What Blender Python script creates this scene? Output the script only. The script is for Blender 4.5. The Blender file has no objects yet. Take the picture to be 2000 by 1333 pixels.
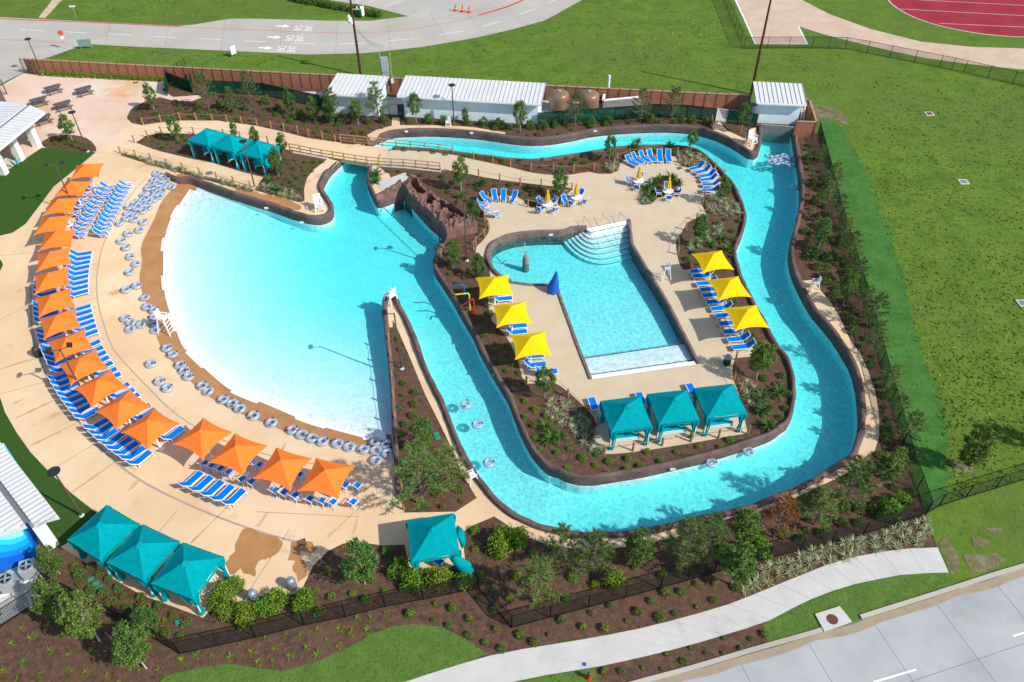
import bpy, bmesh, math, random
from mathutils import Vector, Matrix, Euler, noise
from mathutils.geometry import delaunay_2d_cdt
R = random.Random(7)
rad = math.radians
scene = bpy.context.scene
COL = scene.collection

# ------------------------------------------------------------------ camera, sky, sun, exposure
F_PX, CAM_H = 1554.0, 48.0                      # focal length in photo pixels (2000 wide), drone height in metres
_n = Vector((15.0, 1683.5, F_PX)).normalized()  # straight down, seen in camera axes (x right, y down, z forward)
_f = (Vector((0, 0, 1)) - _n * _n.z).normalized()
_r = _n.cross(_f)
cam_d = bpy.data.cameras.new('camera'); cam = bpy.data.objects.new('camera', cam_d); COL.objects.link(cam)
cam_d.sensor_width = 36.0; cam_d.lens = 36.0 * F_PX / 2000.0; cam_d.clip_end = 3000.0; cam_d.clip_start = 0.5
# world x = right, y = forward over the ground, z = up; columns are the camera's x, y(up), z(back) axes in world axes
cx = Vector((_r.x, _f.x, -_n.x)); cyv = -Vector((_r.y, _f.y, -_n.y)); cz = -Vector((_r.z, _f.z, -_n.z))
cam.matrix_world = Matrix(((cx.x, cyv.x, cz.x, 0), (cx.y, cyv.y, cz.y, 0), (cx.z, cyv.z, cz.z, CAM_H), (0, 0, 0, 1)))
scene.camera = cam

SUN_AZ, SUN_EL = rad(-28.0), rad(40.0)
w = bpy.data.worlds.new('World'); scene.world = w; w.use_nodes = True
nt = w.node_tree; bg = nt.nodes['Background']
sky = nt.nodes.new('ShaderNodeTexSky'); sky.sky_type = 'NISHITA'; sky.sun_disc = False
sky.sun_elevation = SUN_EL; sky.sun_rotation = rad(90) - SUN_AZ
nt.links.new(sky.outputs[0], bg.inputs[0]); bg.inputs[1].default_value = 0.15
sl = bpy.data.lights.new('sun', 'SUN'); so = bpy.data.objects.new('sun', sl); COL.objects.link(so)
sl.energy = 4.3; sl.angle = rad(0.53); sl.color = (1.0, 0.955, 0.88)
sd = Vector((math.cos(SUN_EL) * math.cos(SUN_AZ), math.cos(SUN_EL) * math.sin(SUN_AZ), math.sin(SUN_EL)))
so.rotation_euler = (-sd).to_track_quat('-Z', 'Y').to_euler(); so.location = sd * 200
scene.view_settings.view_transform = 'Standard'; scene.view_settings.look = 'None'
scene.view_settings.exposure = 0.18; scene.view_settings.gamma = 1.0; scene.view_settings.use_curve_mapping = False
scene.cycles.max_bounces = 4; scene.cycles.transparent_max_bounces = 12
scene.cycles.caustics_reflective = False; scene.cycles.caustics_refractive = False

# ------------------------------------------------------------------ helpers
def P(x, y, z=0.0):                              # photo pixel + height of the place -> point in the place
    d = Vector((x - 1000.0, y - 666.5, F_PX)); t = (CAM_H - z) / d.dot(_n)
    return Vector((d.dot(_r) * t, d.dot(_f) * t, z))
def PL(pts, z=0.0): return [P(p[0], p[1], p[2] if len(p) > 2 else z) for p in pts]
def Qpx(X):
    d = _r * X[0] + _f * X[1] + _n * (CAM_H - X[2]); return (1000 + F_PX * d.x / d.z, 666.5 + F_PX * d.y / d.z)
def hgt(base, ty):                               # height whose top shows at photo row ty above a foot at pixel base
    b = P(*base); lo, hi = 0.0, 25.0
    for _ in range(30):
        m = (lo + hi) / 2
        if Qpx((b.x, b.y, m))[1] > ty: lo = m
        else: hi = m
    return lo
def smooth(pts, step=0.5, closed=False):         # Catmull-Rom through 2-D points, resampled
    n = len(pts); out = []
    rng = range(n if closed else n - 1)
    for i in rng:
        g = (lambda k: pts[k % n]) if closed else (lambda k: pts[max(0, min(n - 1, k))])
        p0, p1, p2, p3 = g(i - 1), g(i), g(i + 1), g(i + 2)
        m = max(1, int((Vector(p2[:2]) - Vector(p1[:2])).length / step))
        for k in range(m):
            t = k / m
            q = [0.5 * (2 * p1[j] + (p2[j] - p0[j]) * t + (2 * p0[j] - 5 * p1[j] + 4 * p2[j] - p3[j]) * t * t + (3 * p1[j] - p0[j] - 3 * p2[j] + p3[j]) * t ** 3) for j in range(2)]
            out.append(Vector(q))
    if not closed: out.append(Vector(pts[-1][:2]))
    return out
def inside(x, y, poly):
    c = False; n = len(poly); j = n - 1
    for i in range(n):
        yi, yj = poly[i][1], poly[j][1]
        if (yi > y) != (yj > y) and x < (poly[j][0] - poly[i][0]) * (y - yi) / (yj - yi) + poly[i][0]: c = not c
        j = i
    return c
def dist_pl(x, y, pl):
    best = 1e9; p = Vector((x, y))
    for a, b in zip(pl[:-1], pl[1:]):
        a = Vector(a[:2]); b = Vector(b[:2]); d = b - a; L = d.length_squared
        t = 0 if L == 0 else max(0, min(1, (p - a).dot(d) / L)); q = (a + d * t - p).length
        if q < best: best = q
    return best
ONES = ['', 'first', 'second', 'third', 'fourth', 'fifth', 'sixth', 'seventh', 'eighth', 'ninth', 'tenth', 'eleventh', 'twelfth', 'thirteenth', 'fourteenth', 'fifteenth', 'sixteenth', 'seventeenth', 'eighteenth', 'nineteenth']
TENS = {2: ('twentieth', 'twenty'), 3: ('thirtieth', 'thirty'), 4: ('fortieth', 'forty'), 5: ('fiftieth', 'fifty'), 6: ('sixtieth', 'sixty'), 7: ('seventieth', 'seventy'), 8: ('eightieth', 'eighty'), 9: ('ninetieth', 'ninety')}
def nth(k):
    if k < 20: return ONES[k]
    if k >= 100: return 'hundred and ' + nth(k - 100) if k > 100 else 'hundredth'
    return TENS[k // 10][0] if k % 10 == 0 else TENS[k // 10][1] + '-' + ONES[k % 10]

class MB:
    def __init__(s): s.v = []; s.f = []
    def add(s, vs, fs):
        o = len(s.v); s.v += [tuple(q) for q in vs]; s.f += [tuple(i + o for i in q) for q in fs]; return s
    def box(s, c, d, rz=0.0, rx=0.0, ry=0.0):
        m = Euler((rx, ry, rz)).to_matrix(); c = Vector(c)
        vs = [c + m @ Vector((sx * d[0] / 2, sy * d[1] / 2, sz * d[2] / 2)) for sx in (-1, 1) for sy in (-1, 1) for sz in (-1, 1)]
        return s.add(vs, [(0, 1, 3, 2), (4, 6, 7, 5), (0, 4, 5, 1), (2, 3, 7, 6), (0, 2, 6, 4), (1, 5, 7, 3)])
    def beam(s, a, b, wd, h):
        a = Vector(a); b = Vector(b); d = (b - a).normalized(); up = Vector((0, 0, 1)) if abs(d.z) < 0.95 else Vector((1, 0, 0))
        x = d.cross(up).normalized() * wd / 2; y = x.cross(d).normalized() * h / 2
        vs = [p + sx * x + sy * y for p in (a, b) for sx, sy in ((-1, -1), (1, -1), (1, 1), (-1, 1))]
        return s.add(vs, [(3, 2, 1, 0), (4, 5, 6, 7), (0, 1, 5, 4), (1, 2, 6, 5), (2, 3, 7, 6), (3, 0, 4, 7)])
    def tube(s, pts, r, n=6, cap=True):
        pts = [Vector(p) for p in pts]; rs = r if isinstance(r, (list, tuple)) else [r] * len(pts); vs = []; fs = []
        for i, p in enumerate(pts):
            d = (pts[min(i + 1, len(pts) - 1)] - pts[max(i - 1, 0)]).normalized()
            up = Vector((0, 0, 1)) if abs(d.z) < 0.9 else Vector((1, 0, 0)); x = d.cross(up).normalized(); y = x.cross(d)
            vs += [p + (x * math.cos(2 * math.pi * k / n) + y * math.sin(2 * math.pi * k / n)) * rs[i] for k in range(n)]
        for i in range(len(pts) - 1):
            for k in range(n): fs.append((i * n + k, i * n + (k + 1) % n, (i + 1) * n + (k + 1) % n, (i + 1) * n + k))
        if cap: fs.append(tuple(range(n - 1, -1, -1))); fs.append(tuple((len(pts) - 1) * n + k for k in range(n)))
        return s.add(vs, fs)
    def lathe(s, prof, c=(0, 0, 0), n=16, sx=1.0):
        vs = []; fs = []; m = len(prof)
        for k in range(n):
            a = 2 * math.pi * k / n
            vs += [(c[0] + r * math.cos(a) * sx, c[1] + r * math.sin(a), c[2] + z) for r, z in prof]
        for k in range(n):
            for i in range(m - 1): fs.append((k * m + i, ((k + 1) % n) * m + i, ((k + 1) % n) * m + i + 1, k * m + i + 1))
        return s.add(vs, fs)
    def torus(s, c, Rr, r, n=24, m=10, flat=1.0):
        vs = []; fs = []
        for i in range(n):
            a = 2 * math.pi * i / n
            for j in range(m):
                b = 2 * math.pi * j / m
                vs.append((c[0] + (Rr + r * math.cos(b)) * math.cos(a), c[1] + (Rr + r * math.cos(b)) * math.sin(a), c[2] + r * flat * math.sin(b)))
        for i in range(n):
            for j in range(m): fs.append((i * m + j, ((i + 1) % n) * m + j, ((i + 1) % n) * m + (j + 1) % m, i * m + (j + 1) % m))
        return s.add(vs, fs)
    def quad(s, a, b, c, d): return s.add([a, b, c, d], [(0, 1, 2, 3)])
    def prism(s, poly, z0, z1):
        n = len(poly); vs = [(p[0], p[1], z0) for p in poly] + [(p[0], p[1], z1) for p in poly]
        return s.add(vs, [tuple(range(n - 1, -1, -1)), tuple(range(n, 2 * n))] + [(i, (i + 1) % n, n + (i + 1) % n, n + i) for i in range(n)])
    def mesh(s, name, mat, smooth_=False):
        m = bpy.data.meshes.new(name); m.from_pydata([tuple(q) for q in s.v], [], s.f)
        if mat: m.materials.append(M[mat] if isinstance(mat, str) else mat)
        if smooth_: m.polygons.foreach_set('use_smooth', [True] * len(m.polygons))
        m.update(); return m
    def build(s, name, mat, parent=None, smooth_=False):
        return ob(name, s.mesh(name, mat, smooth_), parent)
def ob(name, mesh, parent=None):
    o = bpy.data.objects.new(name, mesh); COL.objects.link(o)
    if parent: o.parent = parent
    return o
def tag(o, label=None, cat=None, group=None, kind=None):
    if label: o['label'] = label
    if cat: o['category'] = cat
    if group: o['group'] = group
    if kind: o['kind'] = kind
    return o
def thing(name, label, cat, loc=(0, 0, 0), rz=0.0, group=None):
    o = bpy.data.objects.new(name, None); COL.objects.link(o); o.empty_display_size = 0.1
    o.location = loc; o.rotation_euler = (0, 0, rz); return tag(o, label, cat, group)
def copy_tree(o, parent=None):
    c = o.copy(); COL.objects.link(c); c.parent = parent
    for ch in list(o.children): copy_tree(ch, c)
    return c
class Kit:                                       # first use places the prototype itself, later ones copy it with its parts
    def __init__(s, make): s.make = make; s.o = None; s.used = False
    def put(s, loc, rz, label, cat, group=None, scale=None):
        if s.o is None: s.o = s.make(); o = s.o
        else: o = copy_tree(s.o)
        o.location = loc; o.rotation_euler = (0, 0, rz); tag(o, label, cat, group)
        if scale: o.scale = scale if isinstance(scale, (tuple, list)) else (scale,) * 3
        return o

# ------------------------------------------------------------------ materials
M = {}
def mat(name, col, rough=0.7, spec=0.3, metal=0.0, var=0.0, vscale=1.0, col2=None, bump=0.0, bscale=20.0, trans=0.0, alpha=1.0, island=0.0, coat=0.0):
    m = bpy.data.materials.new(name); m.use_nodes = True; n = m.node_tree; b = n.nodes['Principled BSDF']; M[name] = m
    b.inputs['Roughness'].default_value = rough; b.inputs['Specular IOR Level'].default_value = spec; b.inputs['Metallic'].default_value = metal
    b.inputs['Base Color'].default_value = (*col, 1); b.inputs['Coat Weight'].default_value = coat
    geo = n.nodes.new('ShaderNodeNewGeometry'); src = None
    tc = n.nodes.new('ShaderNodeTexCoord')
    if var or col2:
        t = n.nodes.new('ShaderNodeTexNoise'); t.inputs['Scale'].default_value = vscale; t.inputs['Detail'].default_value = 3; t.inputs['Roughness'].default_value = 0.62
        n.links.new(tc.outputs['Object'], t.inputs['Vector'])
        r = n.nodes.new('ShaderNodeValToRGB'); r.color_ramp.elements[0].position = 0.32; r.color_ramp.elements[1].position = 0.68
        c2 = col2 or tuple(min(1, c * (1 + var)) for c in col); c1 = tuple(c * (1 - var) for c in col) if not col2 else col
        r.color_ramp.elements[0].color = (*c1, 1); r.color_ramp.elements[1].color = (*c2, 1)
        n.links.new(t.outputs['Fac'], r.inputs[0]); n.links.new(r.outputs[0], b.inputs['Base Color']); src = r.outputs[0]
    if island:
        hs = n.nodes.new('ShaderNodeHueSaturation'); mr = n.nodes.new('ShaderNodeMapRange')
        mr.inputs[3].default_value = 1 - island; mr.inputs[4].default_value = 1 + island
        n.links.new(geo.outputs['Random Per Island'], mr.inputs[0]); n.links.new(mr.outputs[0], hs.inputs['Value'])
        oi = n.nodes.new('ShaderNodeObjectInfo'); m2 = n.nodes.new('ShaderNodeMapRange'); m2.inputs[3].default_value = 0.475; m2.inputs[4].default_value = 0.525
        n.links.new(oi.outputs['Random'], m2.inputs[0]); n.links.new(m2.outputs[0], hs.inputs['Hue'])
        if src: n.links.new(src, hs.inputs['Color'])
        else: hs.inputs['Color'].default_value = (*col, 1)
        n.links.new(hs.outputs[0], b.inputs['Base Color'])
    if bump:
        t = n.nodes.new('ShaderNodeTexNoise'); t.inputs['Scale'].default_value = bscale; t.inputs['Detail'].default_value = 5
        n.links.new(tc.outputs['Object'], t.inputs['Vector'])
        bp = n.nodes.new('ShaderNodeBump'); bp.inputs['Strength'].default_value = bump; bp.inputs['Distance'].default_value = 0.05
        n.links.new(t.outputs['Fac'], bp.inputs['Height']); n.links.new(bp.outputs[0], b.inputs['Normal'])
    if trans:                                    # thin cloth or leaf: part of the light goes through
        tr = n.nodes.new('ShaderNodeBsdfTranslucent'); mx = n.nodes.new('ShaderNodeMixShader'); mx.inputs[0].default_value = trans
        if b.inputs['Base Color'].is_linked: n.links.new(b.inputs['Base Color'].links[0].from_socket, tr.inputs[0])
        else: tr.inputs[0].default_value = (*col, 1)
        n.links.new(b.outputs[0], mx.inputs[1]); n.links.new(tr.outputs[0], mx.inputs[2]); n.links.new(mx.outputs[0], n.nodes['Material Output'].inputs[0])
    if alpha < 1:
        tp = n.nodes.new('ShaderNodeBsdfTransparent'); mx = n.nodes.new('ShaderNodeMixShader'); mx.inputs[0].default_value = alpha
        n.links.new(tp.outputs[0], mx.inputs[1]); n.links.new(b.outputs[0], mx.inputs[2]); n.links.new(mx.outputs[0], n.nodes['Material Output'].inputs[0])
    return m
def ramp_mat(name, stops, scale, rough=0.9, detail=5, bump=0.4, bscale=30, extra=None, nrough=0.6):
    m = bpy.data.materials.new(name); m.use_nodes = True; n = m.node_tree; b = n.nodes['Principled BSDF']; M[name] = m
    b.inputs['Roughness'].default_value = rough; b.inputs['Specular IOR Level'].default_value = 0.15
    tc = n.nodes.new('ShaderNodeTexCoord'); t = n.nodes.new('ShaderNodeTexNoise'); t.inputs['Scale'].default_value = scale; t.inputs['Detail'].default_value = detail; t.inputs['Roughness'].default_value = nrough
    n.links.new(tc.outputs['Object'], t.inputs['Vector']); r = n.nodes.new('ShaderNodeValToRGB'); e = r.color_ramp.elements
    while len(e) < len(stops): e.new(0.5)
    for i, (p, c) in enumerate(stops): e[i].position = p; e[i].color = (*c, 1)
    n.links.new(t.outputs['Fac'], r.inputs[0]); col = r.outputs[0]
    if extra:                                    # (scale, low, high, colour): patches of a second colour with their own shape
        for sc, lo, hi, c in extra:
            t2 = n.nodes.new('ShaderNodeTexNoise'); t2.inputs['Scale'].default_value = sc; t2.inputs['Detail'].default_value = 4; t2.inputs['Roughness'].default_value = 0.65
            n.links.new(tc.outputs['Object'], t2.inputs['Vector']); mr = n.nodes.new('ShaderNodeMapRange'); mr.inputs[1].default_value = lo; mr.inputs[2].default_value = hi
            n.links.new(t2.outputs['Fac'], mr.inputs[0]); mx = n.nodes.new('ShaderNodeMixRGB'); n.links.new(mr.outputs[0], mx.inputs[0]); n.links.new(col, mx.inputs[1]); mx.inputs[2].default_value = (*c, 1); col = mx.outputs[0]
    n.links.new(col, b.inputs['Base Color'])
    t3 = n.nodes.new('ShaderNodeTexNoise'); t3.inputs['Scale'].default_value = bscale; t3.inputs['Detail'].default_value = 2; n.links.new(tc.outputs['Object'], t3.inputs['Vector'])
    bp = n.nodes.new('ShaderNodeBump'); bp.inputs['Strength'].default_value = bump; bp.inputs['Distance'].default_value = 0.06; n.links.new(t3.outputs['Fac'], bp.inputs['Height']); n.links.new(bp.outputs[0], b.inputs['Normal'])
    return m
ramp_mat('grass', [(0.25, (0.060, 0.096, 0.014)), (0.42, (0.078, 0.148, 0.016)), (0.58, (0.112, 0.192, 0.020)), (0.75, (0.150, 0.195, 0.040))], 0.30, bump=0.6, bscale=3.2, detail=8, nrough=0.78,
         extra=[(0.05, 0.48, 0.70, (0.098, 0.145, 0.026)), (1.6, 0.55, 0.72, (0.054, 0.108, 0.014)), (0.13, 0.66, 0.80, (0.18, 0.16, 0.075)), (4.5, 0.60, 0.70, (0.160, 0.215, 0.028))])
ramp_mat('bare', [(0.38, (0.075, 0.115, 0.022)), (0.52, (0.17, 0.145, 0.075)), (0.72, (0.33, 0.25, 0.17))], 0.9, bump=0.6, bscale=5, detail=6, nrough=0.75)
ramp_mat('sod', [(0.28, (0.036, 0.105, 0.018)), (0.5, (0.052, 0.155, 0.028)), (0.72, (0.085, 0.20, 0.038))], 0.45, bump=0.9, bscale=4, detail=7, nrough=0.75, extra=[(1.5, 0.55, 0.7, (0.03, 0.095, 0.016))])
ramp_mat('lawn', [(0.3, (0.065, 0.125, 0.022)), (0.6, (0.095, 0.175, 0.03)), (0.8, (0.14, 0.185, 0.045))], 0.9, bump=0.9, bscale=5, detail=7, nrough=0.75, extra=[(3.0, 0.55, 0.68, (0.05, 0.10, 0.018))])
ramp_mat('turf', [(0.3, (0.028, 0.075, 0.012)), (0.7, (0.045, 0.105, 0.016))], 3.0, bump=0.3, bscale=40)
ramp_mat('mulch', [(0.3, (0.045, 0.027, 0.018)), (0.5, (0.108, 0.062, 0.039)), (0.7, (0.20, 0.115, 0.073))], 2.2, bump=1.0, bscale=14, detail=6, nrough=0.8, extra=[(0.35, 0.5, 0.66, (0.135, 0.075, 0.045))])
ramp_mat('deck', [(0.3, (0.635, 0.435, 0.26)), (0.5, (0.70, 0.51, 0.31)), (0.72, (0.75, 0.58, 0.385))], 0.16, rough=0.8, bump=0.08, bscale=30, extra=[(0.33, 0.60, 0.74, (0.52, 0.31, 0.15)), (0.07, 0.52, 0.7, (0.72, 0.56, 0.42))])
ramp_mat('plaza', [(0.3, (0.62, 0.42, 0.29)), (0.5, (0.68, 0.50, 0.38)), (0.72, (0.72, 0.60, 0.50))], 0.12, rough=0.8, bump=0.08, bscale=30, extra=[(0.10, 0.55, 0.7, (0.62, 0.36, 0.19))])
ramp_mat('pooldeck', [(0.3, (0.53, 0.425, 0.285)), (0.7, (0.60, 0.49, 0.34))], 0.5, rough=0.85, bump=0.1, bscale=40)
ramp_mat('wet_deck', [(0.3, (0.36, 0.175, 0.065)), (0.7, (0.45, 0.235, 0.095))], 0.7, rough=0.35, bump=0.05)
ramp_mat('road', [(0.3, (0.39, 0.355, 0.305)), (0.5, (0.44, 0.405, 0.35)), (0.7, (0.485, 0.445, 0.39))], 0.15, rough=0.85, bump=0.06, extra=[(0.05, 0.5, 0.7, (0.41, 0.395, 0.37)), (0.3, 0.6, 0.75, (0.36, 0.325, 0.275))])
ramp_mat('street', [(0.3, (0.35, 0.355, 0.355)), (0.5, (0.40, 0.405, 0.405)), (0.75, (0.445, 0.445, 0.44))], 0.3, rough=0.85, bump=0.06, extra=[(0.12, 0.5, 0.7, (0.315, 0.32, 0.33)), (0.4, 0.58, 0.75, (0.34, 0.335, 0.32))])
ramp_mat('gutter', [(0.3, (0.30, 0.235, 0.16)), (0.7, (0.37, 0.30, 0.21))], 1.0, rough=0.6, bump=0.05)
ramp_mat('walk', [(0.3, (0.50, 0.485, 0.455)), (0.7, (0.565, 0.55, 0.52))], 0.6, rough=0.85, bump=0.06, extra=[(0.5, 0.55, 0.75, (0.45, 0.42, 0.375))])
ramp_mat('sand', [(0.3, (0.50, 0.36, 0.26)), (0.7, (0.60, 0.455, 0.34))], 0.4, bump=0.2, extra=[(1.3, 0.62, 0.72, (0.38, 0.27, 0.19))])
ramp_mat('track', [(0.3, (0.26, 0.022, 0.032)), (0.7, (0.32, 0.035, 0.045))], 0.25, bump=0.05)
ramp_mat('rock', [(0.3, (0.085, 0.058, 0.052)), (0.5, (0.135, 0.090, 0.080)), (0.72, (0.19, 0.130, 0.115))], 0.6, rough=0.85, bump=0.9, bscale=4, detail=5, nrough=0.7)
ramp_mat('redrock', [(0.3, (0.115, 0.062, 0.052)), (0.5, (0.20, 0.108, 0.088)), (0.72, (0.30, 0.165, 0.135))], 0.8, rough=0.85, bump=1.0, bscale=2.2, detail=7, nrough=0.78, extra=[(0.9, 0.5, 0.66, (0.12, 0.07, 0.062))])
mat('copestone', (0.17, 0.12, 0.105), 0.8, var=0.3, vscale=1.5, bump=0.5, bscale=6)
mat('plaster', (0.82, 0.86, 0.87), 0.6, var=0.03, vscale=0.5)
mat('white_paint', (0.80, 0.80, 0.79), 0.5, var=0.04, vscale=2)
mat('white_metal', (0.82, 0.82, 0.82), 0.35, spec=0.5)
mat('roof_metal', (0.66, 0.66, 0.645), 0.35, spec=0.5, var=0.05, vscale=0.8)
mat('roof_seam', (0.42, 0.42, 0.42), 0.4, spec=0.5)  # greyer than the roof sheet: shading of the ribs put into their colour
mat('gutter_dark', (0.16, 0.17, 0.19), 0.5)
mat('blue_wall', (0.74, 0.90, 0.94), 0.8, var=0.05, vscale=1.2, bump=0.15, bscale=25)
mat('brick_panel', (0.33, 0.135, 0.075), 0.9, var=0.25, vscale=9, bump=0.5, bscale=25)
mat('brick_post', (0.20, 0.11, 0.075), 0.9, var=0.2, vscale=6)
mat('brick_cap', (0.42, 0.25, 0.17), 0.9, var=0.1, vscale=3)
mat('blue_sling', (0.0, 0.185, 0.72), 0.85, spec=0.03, var=0.06, vscale=6)
mat('orange_cloth', (1.0, 0.225, 0.036), 0.8, spec=0.1, var=0.04, vscale=1.5, trans=0.18)
mat('yellow_cloth', (0.98, 0.62, 0.006), 0.8, spec=0.1, var=0.04, vscale=1.5, trans=0.18)
mat('umbrella_cloth', (0.80, 0.50, 0.03), 0.8, spec=0.2, var=0.15, vscale=6, trans=0.2)
mat('teal_cloth', (0.0, 0.30, 0.335), 0.8, spec=0.04, var=0.10, vscale=2.5, bump=0.15, bscale=5, trans=0.12)
mat('teal_cushion', (0.0, 0.40, 0.46), 0.85, spec=0.04, var=0.08, vscale=3)
mat('blue_cover', (0.008, 0.10, 0.48), 0.7, var=0.2, vscale=4, bump=0.5, bscale=5)
mat('tube_vinyl', (0.40, 0.49, 0.62), 0.18, spec=0.6, var=0.08, vscale=4, alpha=0.66)
mat('tube_handle', (0.01, 0.012, 0.02), 0.5)
mat('wood', (0.34, 0.20, 0.085), 0.85, var=0.3, vscale=5, bump=0.3, bscale=20)
mat('timber', (0.36, 0.235, 0.10), 0.85, var=0.25, vscale=3, bump=0.3, bscale=20)
mat('pole_wood', (0.075, 0.035, 0.022), 0.9, var=0.3, vscale=3, bump=0.4, bscale=12)
mat('rope', (0.36, 0.26, 0.14), 0.95)
mat('black_metal', (0.012, 0.012, 0.013), 0.45, spec=0.4)
mat('bronze_metal', (0.075, 0.062, 0.052), 0.45, spec=0.5)
mat('lamp_dark', (0.022, 0.022, 0.026), 0.5)
mat('steel', (0.42, 0.43, 0.45), 0.35, metal=0.8)
mat('grey_metal', (0.34, 0.37, 0.39), 0.5, spec=0.5, var=0.08, vscale=3)
mat('tank_brown', (0.20, 0.125, 0.075), 0.35, spec=0.5, var=0.08, vscale=1)
mat('screen_green', (0.004, 0.062, 0.034), 0.95, spec=0.0, var=0.3, vscale=2, alpha=0.96)
mat('wire_mesh', (0.015, 0.02, 0.018), 0.7, alpha=0.28)
mat('table_grey', (0.115, 0.088, 0.078), 0.7, var=0.15, vscale=5)
mat('stone_block', (0.22, 0.215, 0.20), 0.9, var=0.3, vscale=5, bump=0.5, bscale=12)
mat('concrete', (0.50, 0.475, 0.44), 0.85, var=0.1, vscale=1.5, bump=0.1)
mat('joint', (0.30, 0.235, 0.17), 0.9)
mat('joint_grey', (0.20, 0.20, 0.20), 0.9)
mat('drain', (0.36, 0.31, 0.27), 0.7)
mat('red_paint', (0.55, 0.06, 0.045), 0.7, var=0.15, vscale=2)
mat('sign_green', (0.20, 0.30, 0.28), 0.6)
mat('sign_white', (0.72, 0.74, 0.74), 0.5)
mat('box_green', (0.015, 0.10, 0.05), 0.6)
mat('valve_green', (0.03, 0.25, 0.14), 0.6)
mat('cone_orange', (0.75, 0.09, 0.02), 0.6)
mat('pipe_blue', (0.01, 0.12, 0.42), 0.4); mat('pipe_yellow', (0.80, 0.60, 0.03), 0.4); mat('pipe_red', (0.62, 0.015, 0.02), 0.4)
mat('rust', (0.13, 0.045, 0.03), 0.8, var=0.3, vscale=8)
mat('can_black', (0.03, 0.032, 0.035), 0.35, spec=0.5); mat('can_grey', (0.26, 0.31, 0.36), 0.3, spec=0.6, metal=0.3)
mat('hydrant_red', (0.5, 0.03, 0.02), 0.5); mat('valve_blue', (0.02, 0.10, 0.33), 0.6)
mat('black_line', (0.012, 0.015, 0.025), 0.7)
mat('bark', (0.16, 0.125, 0.095), 0.9, var=0.3, vscale=12); mat('bark_pale', (0.40, 0.37, 0.33), 0.9, var=0.2, vscale=12)
for nm, c, isl in (('leaf_oak', (0.110, 0.205, 0.042), .45), ('leaf_bright', (0.155, 0.265, 0.028), .4), ('leaf_pine', (0.150, 0.215, 0.060), .4), ('leaf_deep', (0.095, 0.180, 0.040), .45), ('leaf_rust', (0.36, 0.16, 0.06), .4),
                   ('leaf_palm', (0.065, 0.14, 0.032), .4), ('leaf_lime', (0.20, 0.28, 0.035), .35), ('leaf_flax', (0.36, 0.40, 0.22), .45), ('leaf_low', (0.115, 0.19, 0.040), .5)):
    mat(nm, c, 0.7, spec=0.12, island=isl, trans=0.25)
mat('leaf_tuft', (0.13, 0.195, 0.028), 0.8, spec=0.1, island=.45, trans=.25); mat('petal_lemon', (0.70, 0.62, 0.04), 0.7, island=.3); mat('petal_yellow', (0.75, 0.42, 0.01), 0.7, island=.3); mat('petal_red', (0.40, 0.012, 0.03), 0.7, island=.3); mat('petal_white', (0.75, 0.74, 0.70), 0.7)

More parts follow.
